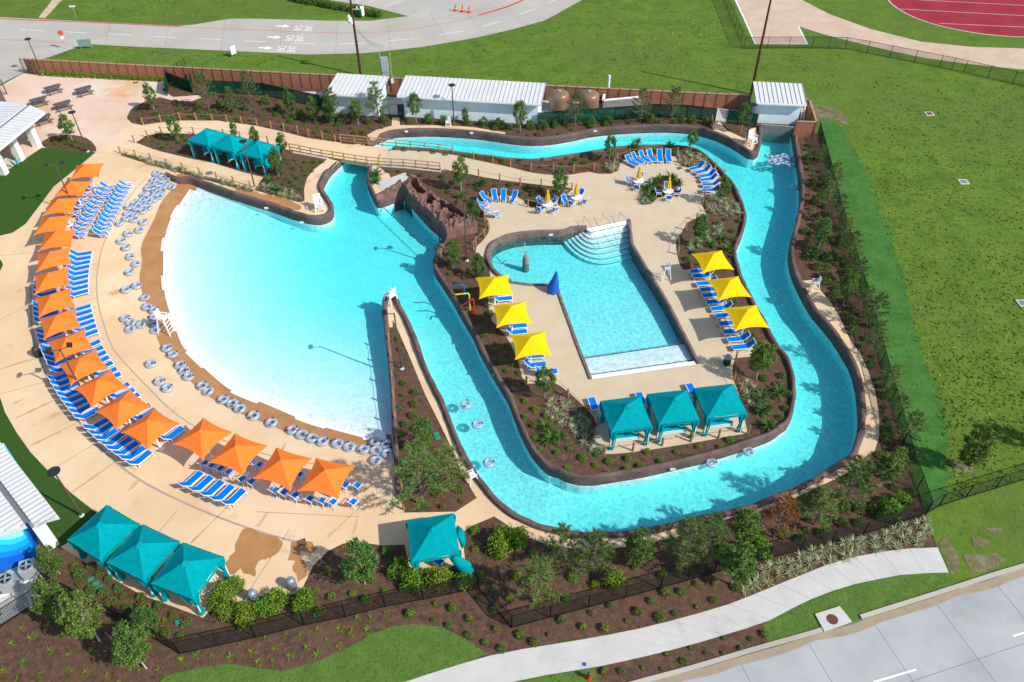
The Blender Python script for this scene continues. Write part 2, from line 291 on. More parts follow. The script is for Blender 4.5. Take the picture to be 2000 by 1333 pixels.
CALM = tuple(P(470, 620, -0.6))
def water_material(name, absorb, density):
    m = bpy.data.materials.new(name); m.use_nodes = True; n = m.node_tree; M[name] = m
    n.nodes.remove(n.nodes['Principled BSDF']); out = n.nodes['Material Output']
    tc = n.nodes.new('ShaderNodeTexCoord')
    wob = n.nodes.new('ShaderNodeTexNoise'); wob.inputs['Scale'].default_value = 1.3; wob.inputs['Detail'].default_value = 3
    n.links.new(tc.outputs['Object'], wob.inputs['Vector'])
    mx = n.nodes.new('ShaderNodeMixRGB'); mx.blend_type = 'ADD'; mx.inputs[0].default_value = 0.9
    n.links.new(tc.outputs['Object'], mx.inputs[1]); n.links.new(wob.outputs['Color'], mx.inputs[2])
    vo = n.nodes.new('ShaderNodeTexVoronoi'); vo.feature = 'SMOOTH_F1'; vo.inputs['Scale'].default_value = 3.3; vo.inputs['Smoothness'].default_value = 0.5
    n.links.new(mx.outputs[0], vo.inputs['Vector'])
    fine = n.nodes.new('ShaderNodeTexNoise'); fine.inputs['Scale'].default_value = 8.0; fine.inputs['Detail'].default_value = 3; n.links.new(mx.outputs[0], fine.inputs['Vector'])
    ad = n.nodes.new('ShaderNodeMath'); ad.operation = 'MULTIPLY_ADD'; n.links.new(vo.outputs['Distance'], ad.inputs[0]); ad.inputs[1].default_value = 0.9; n.links.new(fine.outputs['Fac'], ad.inputs[2])
    mr = n.nodes.new('ShaderNodeMapRange'); mr.inputs[1].default_value = 0.45; mr.inputs[2].default_value = 1.1; mr.inputs[4].default_value = 1.0
    ds = n.nodes.new('ShaderNodeVectorMath'); ds.operation = 'DISTANCE'; n.links.new(tc.outputs['Object'], ds.inputs[0]); ds.inputs[1].default_value = CALM      # painted light web fainter over the calm wave pool than the river
    cm = n.nodes.new('ShaderNodeMapRange'); cm.inputs[1].default_value = 13.0; cm.inputs[2].default_value = 24.0; cm.inputs[3].default_value = 0.88; cm.inputs[4].default_value = 0.71; n.links.new(ds.outputs['Value'], cm.inputs[0]); n.links.new(cm.outputs[0], mr.inputs[3])
    n.links.new(ad.outputs[0], mr.inputs[0])
    bp = n.nodes.new('ShaderNodeBump'); bp.inputs['Strength'].default_value = 0.3; bp.inputs['Distance'].default_value = 0.012; n.links.new(ad.outputs[0], bp.inputs['Height'])
    tp = n.nodes.new('ShaderNodeBsdfTransparent'); n.links.new(mr.outputs[0], tp.inputs[0])     # caustic light web painted into the surface tint, no real focusing
    gl = n.nodes.new('ShaderNodeBsdfGlossy'); gl.inputs['Roughness'].default_value = 0.08; n.links.new(bp.outputs[0], gl.inputs['Normal'])
    lw = n.nodes.new('ShaderNodeLayerWeight'); lw.inputs[0].default_value = 0.5; n.links.new(bp.outputs[0], lw.inputs['Normal'])
    pw = n.nodes.new('ShaderNodeMath'); pw.operation = 'POWER'; n.links.new(lw.outputs['Facing'], pw.inputs[0]); pw.inputs[1].default_value = 5.0
    fr = n.nodes.new('ShaderNodeMath'); fr.operation = 'MULTIPLY_ADD'; n.links.new(pw.outputs[0], fr.inputs[0]); fr.inputs[1].default_value = 0.98; fr.inputs[2].default_value = 0.02
    ms = n.nodes.new('ShaderNodeMixShader'); n.links.new(fr.outputs[0], ms.inputs[0]); n.links.new(tp.outputs[0], ms.inputs[1]); n.links.new(gl.outputs[0], ms.inputs[2])
    n.links.new(ms.outputs[0], out.inputs['Surface'])
    va = n.nodes.new('ShaderNodeVolumeAbsorption'); va.inputs['Color'].default_value = (*absorb, 1); va.inputs['Density'].default_value = density
    n.links.new(va.outputs[0], out.inputs['Volume'])
water_material('water', (0.0, 0.945, 0.955), 0.54)
# ------------------------------------------------------------------ water outlines (traced on the water line or the rim, then laid at their true height)
WZ, RIM, AZ = -0.60, 0.32, -0.32                 # water level, top of the river walls, activity pool level
t, b_ = RIM, WZ
NORTH_WALL = [(320, 339, t), (345, 349, t), (377, 362, b_), (430, 381, b_), (500, 404, b_), (537, 415, b_), (575, 429, b_), (605, 437, b_), (628, 438, b_), (645, 432, b_), (653, 421, b_), (650, 408, b_), (640, 393, b_), (632, 378, b_), (635, 363, b_), (645, 345, b_), (655, 334, b_),
    (672, 318, b_), (698, 300, b_), (736, 281, b_), (770, 269, b_), (820, 266, b_), (875, 267, b_), (937, 272, b_), (1000, 281, b_), (1037, 284, b_), (1075, 282, b_), (1112, 276, b_), (1155, 267, b_), (1200, 262, b_), (1250, 259, b_), (1300, 258, b_), (1345, 261, b_), (1375, 267, b_), (1405, 277, b_), (1437, 294, b_), (1462, 310, b_), (1472, 311, b_), (1480, 306, b_), (1484, 290, b_), (1486, 259, b_)]
EAST_WALL = [(1545, 264, b_), (1550, 300, b_), (1556, 333, b_), (1560, 370, b_), (1560, 400, b_), (1552, 440, b_), (1541, 483, b_), (1539, 508, b_), (1545, 540, b_), (1560, 575, b_), (1582, 615, b_), (1607, 645, b_), (1625, 668, b_), (1641, 693, b_), (1658, 723, b_), (1668, 754, b_), (1673, 786, b_), (1675, 816, b_), (1674, 845, b_), (1668, 869, 0), (1660, 886, t), (1630, 906, t), (1588, 931, t), (1545, 954, t), (1500, 970, t), (1451, 988, t), (1375, 1004, t), (1325, 1016, t), (1275, 1027, t), (1225, 1035, t), (1187, 1037, t), (1150, 1037, t), (1112, 1035, t), (1075, 1027, t), (1050, 1020, t), (1025, 1009, t), (998, 994, t), (963, 962, t), (931, 919, t), (911, 886, t), (891, 841, t), (871, 791, t), (851, 749, t), (833, 711, t), (818, 670, t), (802, 630, t), (787, 602, t), (777, 582, t), (768, 572, t), (760, 570, t), (751, 576, t), (747, 590, t), (749, 630, t), (753, 670, t), (758, 716, t), (763, 791, t), (766, 848, t), (768, 880, t), (773, 967, t)]
WATERLINE = [(766, 859), (722, 856), (700, 851), (655, 839), (610, 826), (583, 816), (515, 787), (498, 781), (451, 760), (408, 725), (363, 682), (352, 663), (337, 620), (325, 578), (320, 533), (321, 483), (327, 453), (337, 425), (355, 395), (377, 362)]
ISLAND_PX = [(717, 335, t), (717, 352, b_), (719, 370, b_), (727, 388, b_), (738, 405, b_), (762, 399, b_), (788, 390, b_), (812, 415, b_), (837, 443, b_), (862, 464, b_), (872, 477, b_), (852, 494, t), (846, 518, t), (862, 545, t), (885, 580, t), (900, 608, t), (925, 650, t), (931, 666, t), (958, 716, t), (991, 771, t), (1003, 801, t), (1017, 836, t), (1034, 869, t), (1050, 891, t), (1073, 918, 0), (1090, 932, b_), (1108, 942, b_), (1130, 947, b_), (1160, 947, b_), (1200, 941, b_), (1250, 933, b_), (1325, 916, b_), (1375, 904, b_), (1425, 889, b_), (1480, 871, b_), (1508, 859, b_), (1524, 847, b_), (1539, 829, 0), (1548, 812, t), (1553, 791, t), (1555, 766, t), (1554, 741, t), (1549, 716, t), (1539, 693, t), (1525, 676, t), (1510, 653, t), (1497, 625, t), (1475, 588, t), (1457, 553, t), (1445, 520, t), (1439, 497, t), (1440, 480, t), (1451, 455, t), (1457, 433, t), (1457, 408, t), (1447, 383, t), (1435, 358, t), (1412, 332, t), (1395, 315, t), (1375, 297, t), (1350, 286, t), (1300, 282, t), (1250, 282, t), (1200, 286, t), (1150, 295, t), (1100, 302, t), (1050, 309, t), (1000, 308, t), (937, 300, t), (870, 292, t), (810, 287, t), (780, 286, t), (757, 288, t), (735, 302, t), (721, 320, t)]
ACT_PX = [(1000, 549, 0.1), (972, 533, 0.1), (957, 508, 0.1), (957, 495, 0.1), (967, 482, AZ), (1000, 468, AZ), (1050, 462, AZ), (1100, 461, AZ), (1120, 453, AZ), (1145, 446, 0), (1226, 429.5, 0), (1231, 483, AZ), (1252, 518, AZ), (1277, 550, AZ), (1300, 598, AZ), (1332, 663, AZ), (1338, 668, AZ), (1362, 711, 0.05), (1157, 740, 0.05), (1130, 671, 0.1), (1090, 560, 0.1), (1075, 554, 0.1), (1037, 554, 0.1)]
nw = smooth(PL(NORTH_WALL), 0.45); ew = smooth(PL(EAST_WALL), 0.45); wl = smooth(PL(WATERLINE, WZ), 0.45)
i0 = min(range(len(nw)), key=lambda i: (nw[i] - wl[-1]).length)
i1 = min(range(len(ew)), key=lambda i: (ew[i] - wl[0]).length)
OUTER = nw[i0:] + ew[:i1 + 1] + wl[1:-1]
ISLAND = smooth(PL(ISLAND_PX), 0.45, True)
ACT = []                                           # straight sides stay straight
aw = PL(ACT_PX)
ACT = [Vector(p[:2]) for p in smooth(aw[:9], 0.45)] + [Vector(p[:2]) for p in aw[9:]]
ARC_PX = [(300, 335), (265, 370), (230, 420), (202, 478), (191, 527), (189, 556), (192, 595), (206, 644), (220, 679), (245, 711), (298, 766), (326, 794), (376, 831), (450, 866), (540, 893), (640, 910), (771, 922)]
WET_PX = [(352, 353), (318, 390), (298, 433), (278, 473), (275, 493), (277, 513), (272, 540), (277, 570), (290, 605), (308, 664), (323, 691), (376, 749), (426, 786), (483, 814), (525, 829), (575, 851), (625, 862), (690, 868), (767, 872)]
arc = smooth(PL(ARC_PX), 0.8)
def at_len(pl, n):                                 # n points evenly along a polyline
    L = [0.0]
    for a, b in zip(pl[:-1], pl[1:]): L.append(L[-1] + (Vector(b[:2]) - Vector(a[:2])).length)
    out = []; j = 0
    for k in range(n):
        s = L[-1] * k / (n - 1)
        while j < len(pl) - 2 and L[j + 1] < s: j += 1
        u = (s - L[j]) / max(1e-6, L[j + 1] - L[j]); out.append(Vector(pl[j][:2]).lerp(Vector(pl[j + 1][:2]), min(1, u)))
    return out
NB = 110
arcN = at_len(arc, NB); wlN = at_len(wl[::-1], NB)
BEACH = arcN + wlN[::-1]
def beach_z(x, y):
    a = dist_pl(x, y, arcN); c = dist_pl(x, y, wlN)
    if not inside(x, y, BEACH): return 0.0 if a < c else WZ
    return WZ * a / max(1e-6, a + c)
def PB(x, y):                                      # pixel -> point on the sloping beach (flat deck beyond it)
    z = 0.0
    for _ in range(4): p = P(x, y, z); z = beach_z(p.x, p.y)
    return P(x, y, z)
def is_cut(x, y):
    if inside(x, y, OUTER) and not inside(x, y, ISLAND): return True
    return inside(x, y, ACT) or inside(x, y, BEACH)
CUTS = [OUTER, ISLAND, ACT, BEACH]
def bbox(p): xs = [q[0] for q in p]; ys = [q[1] for q in p]; return min(xs), min(ys), max(xs), max(ys)
def cdt_faces(polys, keep):
    vs = []; es = []
    for p in polys:
        o = len(vs); vs += [Vector(q[:2]) for q in p]; es += [(o + i, o + (i + 1) % len(p)) for i in range(len(p))]
    r = delaunay_2d_cdt(vs, es, [], 0, 1e-4); V, Fc = r[0], r[2]; out = []
    for f in Fc:
        c = sum((V[i] for i in f), Vector((0, 0))) / len(f)
        if keep(c.x, c.y): out.append(f)
    return V, out
def sheet(name, px, material, z, kind='structure', curve=False, parent=None, world=False, cut=True, label=None):
    poly = [Vector(p[:2]) for p in px] if world else [Vector(p[:2]) for p in PL(px)]
    if curve: poly = smooth(poly, 0.8 if name != 'water_stain' else .25, True)
    if name in ('water_stain', 'bare_earth', 'fresh_sod'): poly = [p + Vector((noise.noise((p.x * 1.3, p.y * 1.3, 1)), noise.noise((p.x * 1.3, p.y * 1.3, 7)))) * .5 + Vector((noise.noise((p.x * 4, p.y * 4, 1)), noise.noise((p.x * 4, p.y * 4, 7)))) * .16 for p in poly]
    bb = bbox(poly); polys = [poly]
    for c in CUTS if cut else []:
        cb = bbox(c)
        if cb[0] < bb[2] and cb[2] > bb[0] and cb[1] < bb[3] and cb[3] > bb[1]: polys.append(c)
    V, Fc = cdt_faces(polys, lambda x, y: inside(x, y, poly) and not (cut and is_cut(x, y)))
    mb = MB(); mb.v = [(q.x, q.y, z) for q in V]; mb.f = [tuple(f) if (V[f[1]] - V[f[0]]).cross(V[f[2]] - V[f[0]]) > 0 else tuple(reversed(f)) for f in Fc]
    o = mb.build(name, material, parent)
    if parent is None: tag(o, label, None, None, kind)
    return o
def ribbon(pl, wd, z, name, material, parent, closed=False):
    pl = [Vector(p[:2]) for p in pl]; mb = MB(); vs = []
    for i, p in enumerate(pl):
        d = (pl[min(i + 1, len(pl) - 1)] - pl[max(i - 1, 0)]).normalized(); nn = Vector((-d.y, d.x)) * wd / 2
        zz = z(p) if callable(z) else z
        vs += [(p.x + nn.x, p.y + nn.y, zz), (p.x - nn.x, p.y - nn.y, zz)]
    mb.add(vs, [(2 * i, 2 * i + 1, 2 * i + 3, 2 * i + 2) for i in range(len(pl) - 1)])
    return mb.build(name, material, parent)

# ------------------------------------------------------------------ ground, beds, decks
sheet('ground', [Vector((-900, -60)), Vector((900, -60)), Vector((900, 1500)), Vector((-900, 1500))], 'grass', -0.02, world=True)
sheet('planting_soil', [(-60, 1400), (-60, 1100), (-60, 560), (-60, 300), (0, 165), (47, 142), (340, 160), (700, 176), (1060, 192), (1462, 212), (1597, 262), (1640, 428), (1685, 580), (1720, 711), (1775, 909), (1806, 1003), (1831, 1069), (1700, 1082), (1550, 1130), (1425, 1180), (1250, 1228), (1000, 1272), (950, 1283), (780, 1340), (700, 1400)], 'mulch', 0.0)
DECKS = [sheet('deck', [(-60, 1000), (-60, 300), (150, 262), (248, 232), (257, 241), (277, 245), (312, 240), (350, 236), (425, 236), (500, 246), (550, 257), (600, 270), (665, 279), (760, 340), (790, 420), (770, 500), (740, 560), (765, 570), (776, 960), (791, 1000), (793, 1064), (750, 1066), (705, 1060), (670, 1062), (640, 1077), (612, 1105), (595, 1140), (586, 1161), (520, 1160), (470, 1182), (440, 1160), (397, 1207), (275, 1162), (160, 1095), (105, 1060), (0, 1090), (-60, 1150)], 'deck', 0.004),
    sheet('plaza_paving', [(-60, 300), (-60, 150), (0, 168), (47, 143), (82, 147), (175, 150), (262, 157), (340, 161), (316, 176), (338, 190), (390, 186), (396, 190), (375, 198), (342, 198), (312, 190), (275, 202), (255, 215), (248, 229), (250, 245), (190, 297), (120, 300), (60, 330), (-60, 420)], 'plaza', 0.008),
    sheet('river_path', [(717, 264), (735, 254), (765, 246), (766, 230), (780, 230), (781, 245), (825, 245), (875, 245), (925, 249), (987, 259), (985, 275), (900, 262), (800, 258), (730, 280)], 'deck', 0.004),
    sheet('guard_path', [(1388, 243), (1406, 239), (1420, 255), (1455, 272), (1466, 252), (1478, 249), (1484, 292), (1470, 312), (1440, 285), (1400, 265)], 'deck', 0.004),
    sheet('outer_path', [(1568, 549), (1587, 547), (1600, 565), (1620, 588), (1640, 620), (1660, 664), (1680, 691), (1695, 724), (1710, 766), (1717, 816), (1717, 854), (1708, 881), (1685, 909), (1625, 939), (1550, 974), (1500, 994), (1437, 1008), (1375, 1030), (1312, 1052), (1250, 1064), (1200, 1071), (1125, 1072), (1075, 1066), (1050, 1057), (1020, 1045), (985, 1022), (965, 1009), (930, 1024), (903, 1040), (908, 1092), (870, 1114), (803, 1122), (790, 1064), (788, 1000), (890, 1000), (931, 973), (905, 930), (870, 850), (830, 770), (797, 690), (775, 640), (752, 600), (752, 560), (800, 560), (1000, 900), (1300, 960), (1600, 840), (1600, 650)], 'deck', 0.006),
    sheet('cabana_walk', [(262, 280), (312, 296), (375, 311), (416, 319), (471, 336), (515, 347), (501, 364), (457, 356), (391, 338), (325, 321), (238, 297)], 'deck', 0.016),
    sheet('island_deck', [(640, 308), (700, 281), (800, 292), (885, 303), (925, 312), (1000, 328), (1040, 338), (1100, 343), (1150, 336), (1170, 340), (1192, 340), (1207, 334), (1211, 320), (1228, 308), (1260, 303), (1320, 307), (1324, 318), (1337, 327), (1354, 329), (1380, 322), (1404, 340), (1408, 362), (1395, 380), (1377, 380), (1370, 398), (1375, 410), (1380, 420), (1345, 433), (1335, 448), (1321, 473), (1322, 495), (1334, 527), (1370, 525), (1390, 533), (1412, 588), (1437, 645), (1471, 681), (1466, 697), (1436, 700), (1431, 741), (1440, 760), (1460, 845), (1458, 847), (1182, 887), (1165, 830), (1148, 801), (1083, 748), (1028, 750), (1010, 700), (987, 655), (962, 628), (953, 585), (958, 545), (950, 508), (929, 493), (930, 483), (947, 466), (957, 443), (946, 420), (942, 403), (945, 388), (1008, 384), (1037, 407), (1062, 402), (1085, 402), (1112, 376), (1117, 368), (1060, 362), (960, 349), (885, 335), (800, 327), (725, 322)], 'pooldeck', 0.004, curve=True)]
sheet('artificial_turf', [(82, 289), (120, 292), (187, 298), (145, 333), (105, 365), (75, 405), (50, 438), (25, 455), (0, 461), (-60, 465), (-60, 350), (20, 330)], 'turf', 0.012, curve=False)
sheet('artificial_turf', [(-40, 690), (0, 776), (10, 806), (33, 846), (60, 884), (98, 924), (140, 964), (190, 1003), (130, 1062), (100, 1080), (60, 1030), (-40, 960)], 'turf', 0.012)
sheet('artificial_turf', [(-40, 470), (-6, 500), (4, 512), (6, 518), (0, 531), (-40, 560)], 'turf', 0.012)
BED = {}
def bed(k, px, z=0.02, curve=False): BED[k] = px; return sheet('planting_bed', px, 'mulch', z, curve=curve)
bed('entry', [(82, 277), (100, 267), (140, 264), (170, 271), (185, 284), (188, 296), (172, 299), (120, 293), (88, 289)], 0.02, True)
bed('cabana', [(265, 279), (287, 265), (317, 260), (375, 262), (440, 266), (500, 275), (545, 290), (572, 297), (640, 311), (612, 333), (600, 348), (594, 370), (595, 393), (585, 396), (497, 372), (503, 363), (515, 347), (471, 336), (416, 319), (375, 311), (312, 296)])
bed('strip', [(238, 300), (296, 315), (357, 333), (424, 351), (490, 369), (497, 372), (490, 376), (420, 357), (350, 338), (290, 321), (236, 304)], 0.02)
bed('wedge', [(757, 640), (768, 640), (790, 700), (823, 780), (860, 870), (898, 940), (931, 973), (890, 1000), (790, 1002), (776, 900), (768, 790)], 0.02)
bed('plaza_island', [(1246, 392), (1262, 375), (1265, 358), (1272, 349), (1295, 343), (1320, 345), (1331, 358), (1328, 372), (1300, 380), (1283, 388), (1272, 399), (1254, 401)], 0.02, True)
sheet('fresh_sod', [(1597, 262), (1600, 235), (1625, 232), (1650, 262), (1690, 330), (1715, 400), (1750, 500), (1775, 590), (1800, 690), (1840, 800), (1850, 880), (1848, 960), (1830, 1003), (1806, 1003), (1775, 909), (1720, 711), (1685, 580), (1640, 428)], 'sod', 0.004, curve=True)
sheet('corner_lawn', [(300, 1345), (325, 1320), (400, 1302), (450, 1297), (500, 1305), (550, 1311), (612, 1295), (675, 1267), (725, 1240), (762, 1225), (812, 1219), (862, 1225), (912, 1250), (952, 1278), (900, 1300), (790, 1334), (700, 1400), (300, 1400)], 'lawn', 0.012)
sheet('verge_lawn', [(1490, 1218), (1575, 1176), (1650, 1148), (1725, 1131), (1775, 1122), (1852, 1119), (1875, 1150), (1825, 1167), (1712, 1202), (1607, 1236), (1505, 1267)], 'lawn', 0.008)
sheet('verge_lawn', [(1000, 1334), (1062, 1321), (1162, 1305), (1172, 1345), (1160, 1400), (960, 1400)], 'lawn', 0.008)
sheet('verge_bed', [(1162, 1304), (1250, 1285), (1350, 1260), (1450, 1230), (1490, 1218), (1506, 1266), (1350, 1311), (1262, 1334), (1200, 1400), (1165, 1400)], 'mulch', 0.006)
for px in ([(1834, 1066), (1845, 1050), (1862, 1062), (1872, 1085), (1868, 1112), (1856, 1117)], [(1880, 1092), (1905, 1085), (1945, 1082), (1960, 1095), (1930, 1110), (1895, 1116)], [(1930, 1033), (1948, 1030), (1962, 1040), (1945, 1046)], [(1905, 1052), (1925, 1055), (1920, 1068), (1902, 1064)], [(1570, 208), (1600, 205), (1640, 215), (1655, 235), (1650, 245), (1628, 232), (1600, 235)], [(1860, 905), (1880, 900), (1905, 912), (1900, 925), (1870, 925)]):
    sheet('bare_earth', px, 'bare', 0.002, curve=True)

# pavement in slabs: each slab is a part with its own edges and open joints
def slabs(root_name, up, lo, n, material, z, thick=0.12, gap=0.012, bedmat='joint_grey', part='slab', alt=None):
    A = at_len(smooth(PL(up), 0.6), n + 1); B = at_len(smooth(PL(lo), 0.6), n + 1)
    mb = MB(); mb.add([(p.x, p.y, z - 0.02) for p in A] + [(p.x, p.y, z - 0.02) for p in B], [(i, n + 1 + i, n + 2 + i, i + 1) for i in range(n)])
    root = mb.build(root_name, bedmat); tag(root, kind='structure')
    for i in range(n):
        q = [A[i], A[i + 1], B[i + 1], B[i]]; c = sum(q, Vector((0, 0))) / 4
        q = [p + (c - p).normalized() * gap for p in q]
        if (q[1] - q[0]).cross(q[2] - q[0]) < 0: q.reverse()
        dz = R.uniform(-0.003, 0.003)
        m = MB().prism(q, z - 0.015, z + dz); m.build(part, alt if alt and R.random() < 0.3 else material, root)
    return root
slabs('sidewalk', [(770, 1340), (850, 1313), (950, 1283), (1000, 1272), (1147, 1248), (1250, 1228), (1337, 1206), (1425, 1180), (1500, 1150), (1550, 1130), (1625, 1100), (1700, 1082), (1775, 1072), (1831, 1070)],
      [(960, 1342), (1000, 1333), (1062, 1320), (1110, 1312), (1162, 1304), (1250, 1285), (1350, 1260), (1450, 1230), (1500, 1214), (1575, 1175), (1650, 1147), (1725, 1130), (1775, 1122), (1853, 1119)], 19, 'walk', 0.03)
CURB = [(1230, 1343), (1262, 1334), (1350, 1310.5), (1467, 1275.5), (1500, 1266), (1607, 1235.5), (1662, 1217.5), (1712, 1201), (1825, 1165.5), (1937, 1129), (2000, 1110), (2060, 1091)]
sheet('street', CURB + [(2300, 1100), (2300, 1500), (1150, 1500)], 'joint_grey', -0.016)
cw = PL(CURB); cdir = (cw[-1] - cw[4]).normalized(); cn = Vector((cdir.y, -cdir.x, 0))
street = bpy.data.objects['street']
base0 = P(1834 - 0, 1133 + 30)                       # rows of concrete panels parallel to the kerb
jp = P(1937, 1131)
for r_ in range(3):
    for k in range(-8, 4):
        a = jp + cdir * (4.72 * k + 0.02) + cn * (0.25 + 4.1 * r_) ; b = a + cdir * 4.68; c_ = b + cn * 4.06; d_ = a + cn * 4.06
        if Qpx(a)[0] > 2500: continue
        MB().prism([d_, c_, b, a], -0.05, -0.01 + R.uniform(-.002, .002)).build('panel', 'street', street)
mb = MB()
cs = smooth(cw, 0.8)
for i in range(len(cs) - 1):
    a, b = cs[i], cs[i + 1]; d = (b - a).normalized(); nn = Vector((-d.y, d.x))
    if inside(Qpx((a.x, a.y, 0))[0], Qpx((a.x, a.y, 0))[1], [(1600, 1225), (1600, 1245), (1668, 1225), (1668, 1205)]): continue
    mb.prism([a, b, b + nn * 0.28, a + nn * 0.28], -0.1, 0.115)
kerb = mb.build('kerb', 'road'); tag(kerb, kind='structure')
gw = [q + Vector((cn.x, cn.y)) * (0.26 + 0.34 * noise.noise((q.x * .45, q.y * .45, 3))) for q in cs]
ribbon(gw, 0.55, 0.0, 'wet_gutter', 'gutter', None); tag(bpy.data.objects['wet_gutter'], kind='structure')
for a, b in (((1705, 1333), (1790, 1308)), ((1978, 1243), (2030, 1227))):
    ribbon([P(*a), P(*b)], 0.12, 0.0, 'lane_marking', 'white_paint', street)
o = thing('storm_inlet', 'square concrete storm inlet with rusty round cover in the verge grass', 'inlet')
MB().prism(PL([(1591, 1201), (1639, 1186), (1663, 1216), (1609, 1235)])[::-1], -0.1, 0.125).build('slab', 'walk', o)
c = P(1626, 1210, .13); MB().lathe([(0, 0.03), (0.34, 0.03), (0.36, 0.0)], c, 20).build('cover', 'rust', o)

# far road, car park, sports ground
sheet('road', [(-200, 10), (-60, 30), (0, 34), (350, 51), (375, 49), (450, 37), (500, 37), (650, 41), (725, 41), (797, 32), (720, 12), (640, 0), (560, -16), (900, -120), (1400, -120), (1137, 0), (1080, 32), (1062, 41), (1000, 58), (925, 75), (825, 92), (717, 104), (600, 107), (500, 102), (250, 91), (180, 87), (155, 91), (87, 115), (47, 143), (0, 168), (-200, 210)], 'road', 0.0)
rd = bpy.data.objects['road']
def strip(px, wd, material, z=0.006, nm='marking', par=None, curve=True): return ribbon(smooth(PL(px), 1.0) if curve else PL(px), wd, z, nm, material, par or rd)
strip([(-100, 31), (0, 37), (175, 44), (350, 52.5)], 0.35, 'red_paint', nm='red_kerb_line'); strip([(350, 52.5), (440, 57), (520, 60), (600, 63), (690, 65), (760, 62), (830, 53), (900, 40), (935, 30)], 0.10, 'red_paint', nm='lane_line')
strip([(935, 30), (970, 20), (1000, 10), (1030, -4), (1070, -25)], 0.45, 'red_paint', nm='red_kerb_line'); strip([(0, 78), (60, 80), (135, 85)], 0.1, 'red_paint', nm='lane_line')
for a, b in (((40, 58), (84, 60.5)), ((127, 62.5), (168, 65)), ((212, 66.5), (256, 69)), ((300, 71.5), (344, 74)), ((390, 76), (432, 78)), ((477, 80.5), (522, 82)), ((568, 84.5), (616, 86)), ((664, 86), (712, 85)), ((760, 80), (808, 76)), ((856, 69), (905, 61)), ((942, 52), (978, 42))):
    strip([a, b], 0.13, 'white_paint', curve=False)
for a, b in (((722, 5), (760, -10)), ((750, 15), (790, -2)), ((695, 4), (735, -12)), ((1015, 28), (1045, 18)), ((1072, 6), (1085, 0))): strip([a, b], 0.12, 'white_paint', curve=False)
for x0, y0 in ((539, 51), (522, 72.5), (505, 93.5)):                                       # lane arrows
    a = P(x0, y0); mb = MB(); u = (P(x0 + 28, y0 + 0.8) - a); L = u.length; u.normalize(); v = Vector((-u.y, u.x, 0))
    mb.prism([a + v * -.2, a + u * L * .5 + v * -.2, a + u * L * .5 + v * .2, a + v * .2], 0.0, 0.007)
    mb.prism([a + u * L * .5 + v * -.62, a + u * L, a + u * L * .5 + v * .62], 0.0, 0.007); mb.build('lane_arrow', 'white_paint', rd)
for x0, y0, txt in ((582, 55.5, ('CAR', 'RIDER')), (565, 75, ('CAR', 'LINE')), (549, 95.5, ('CAR', 'LINE'))):   # two words painted across each lane
    for k, wd in enumerate(('CAR', 'LINE')):
        c = P(x0 + 20 * k, y0 + 0.8 * k); cu = bpy.data.curves.new('lettering', 'FONT'); cu.body = wd; cu.size = 1.5; cu.align_x = 'CENTER'; cu.align_y = 'CENTER'; cu.extrude = 0.0
        ob_ = bpy.data.objects.new('tmp', cu); COL.objects.link(ob_); dg = bpy.context.evaluated_depsgraph_get(); me = bpy.data.meshes.new_from_object(ob_.evaluated_get(dg)); bpy.data.objects.remove(ob_)
        me.materials.clear(); me.materials.append(M['white_paint']); me.transform(Matrix.Translation((c.x, c.y, 0.007)) @ Matrix.Rotation(rad(-90), 4, 'Z') @ Matrix.Diagonal((0.78, 1.15, 1, 1))); ob('lettering', me, rd)
for a, b in (((60, 36), (50, 78)), ((215, 43), (205, 90)), ((330, 50), (322, 95)), ((440, 38), (432, 99)), ((552, 38), (546, 105)), ((660, 41), (655, 106)), ((757, 38), (763, 100)), ((840, 25), (876, 84)), ((900, 12), (950, 70)), ((960, -5), (1030, 50)), ((-20, 100), (140, 88)), ((700, 64), (1000, 8)), ((820, 30), (790, 5)), ((870, 20), (980, -20))): strip([a, b], 0.05, 'joint', nm='joint', curve=False)
sheet('dirt_path', [(118, -20), (140, -20), (88, 36), (75, 35)], 'sand', 0.0)
SANDP = [(1434, -40), (1436, 0), (1455, 40), (1475, 86), (1577, 86.5), (1559, 51), (1612, 68), (1700, 90), (1800, 112), (1900, 126), (2010, 137), (2200, 150), (2200, 95), (2000, 95), (1900, 92), (1800, 82), (1700, 57), (1620, 28), (1560, -3), (1530, -40)]
sheet('running_path', SANDP, 'sand', 0.0)
rp = bpy.data.objects['running_path']
strip([(1436, 0), (1455, 40), (1475, 86), (1577, 86.5), (1559, 51)], 0.25, 'white_paint', par=rp, nm='path_edge', curve=False); strip([(1559, 51), (1612, 68), (1700, 90), (1800, 112), (1900, 126), (2010, 137)], 0.12, 'concrete', par=rp, nm='path_edge')
TR = [(1732, -20), (1735, 0), (1755, 18), (1790, 36), (1840, 52), (1900, 64), (1950, 70), (2000, 73), (2100, 74)]
sheet('running_track', TR + [(2400, 60), (2400, -60), (1732, -60)], 'track', 0.0); tk = bpy.data.objects['running_track']
strip(TR, 0.25, 'concrete', par=tk, nm='track_edge')
for a, b in (((1790, 0), (2000, 11)), ((1758, 18), (2000, 31)), ((1835, 46), (2000, 53.5))): strip([a, b], 0.08, 'white_paint', par=tk, nm='lane_line', curve=False)

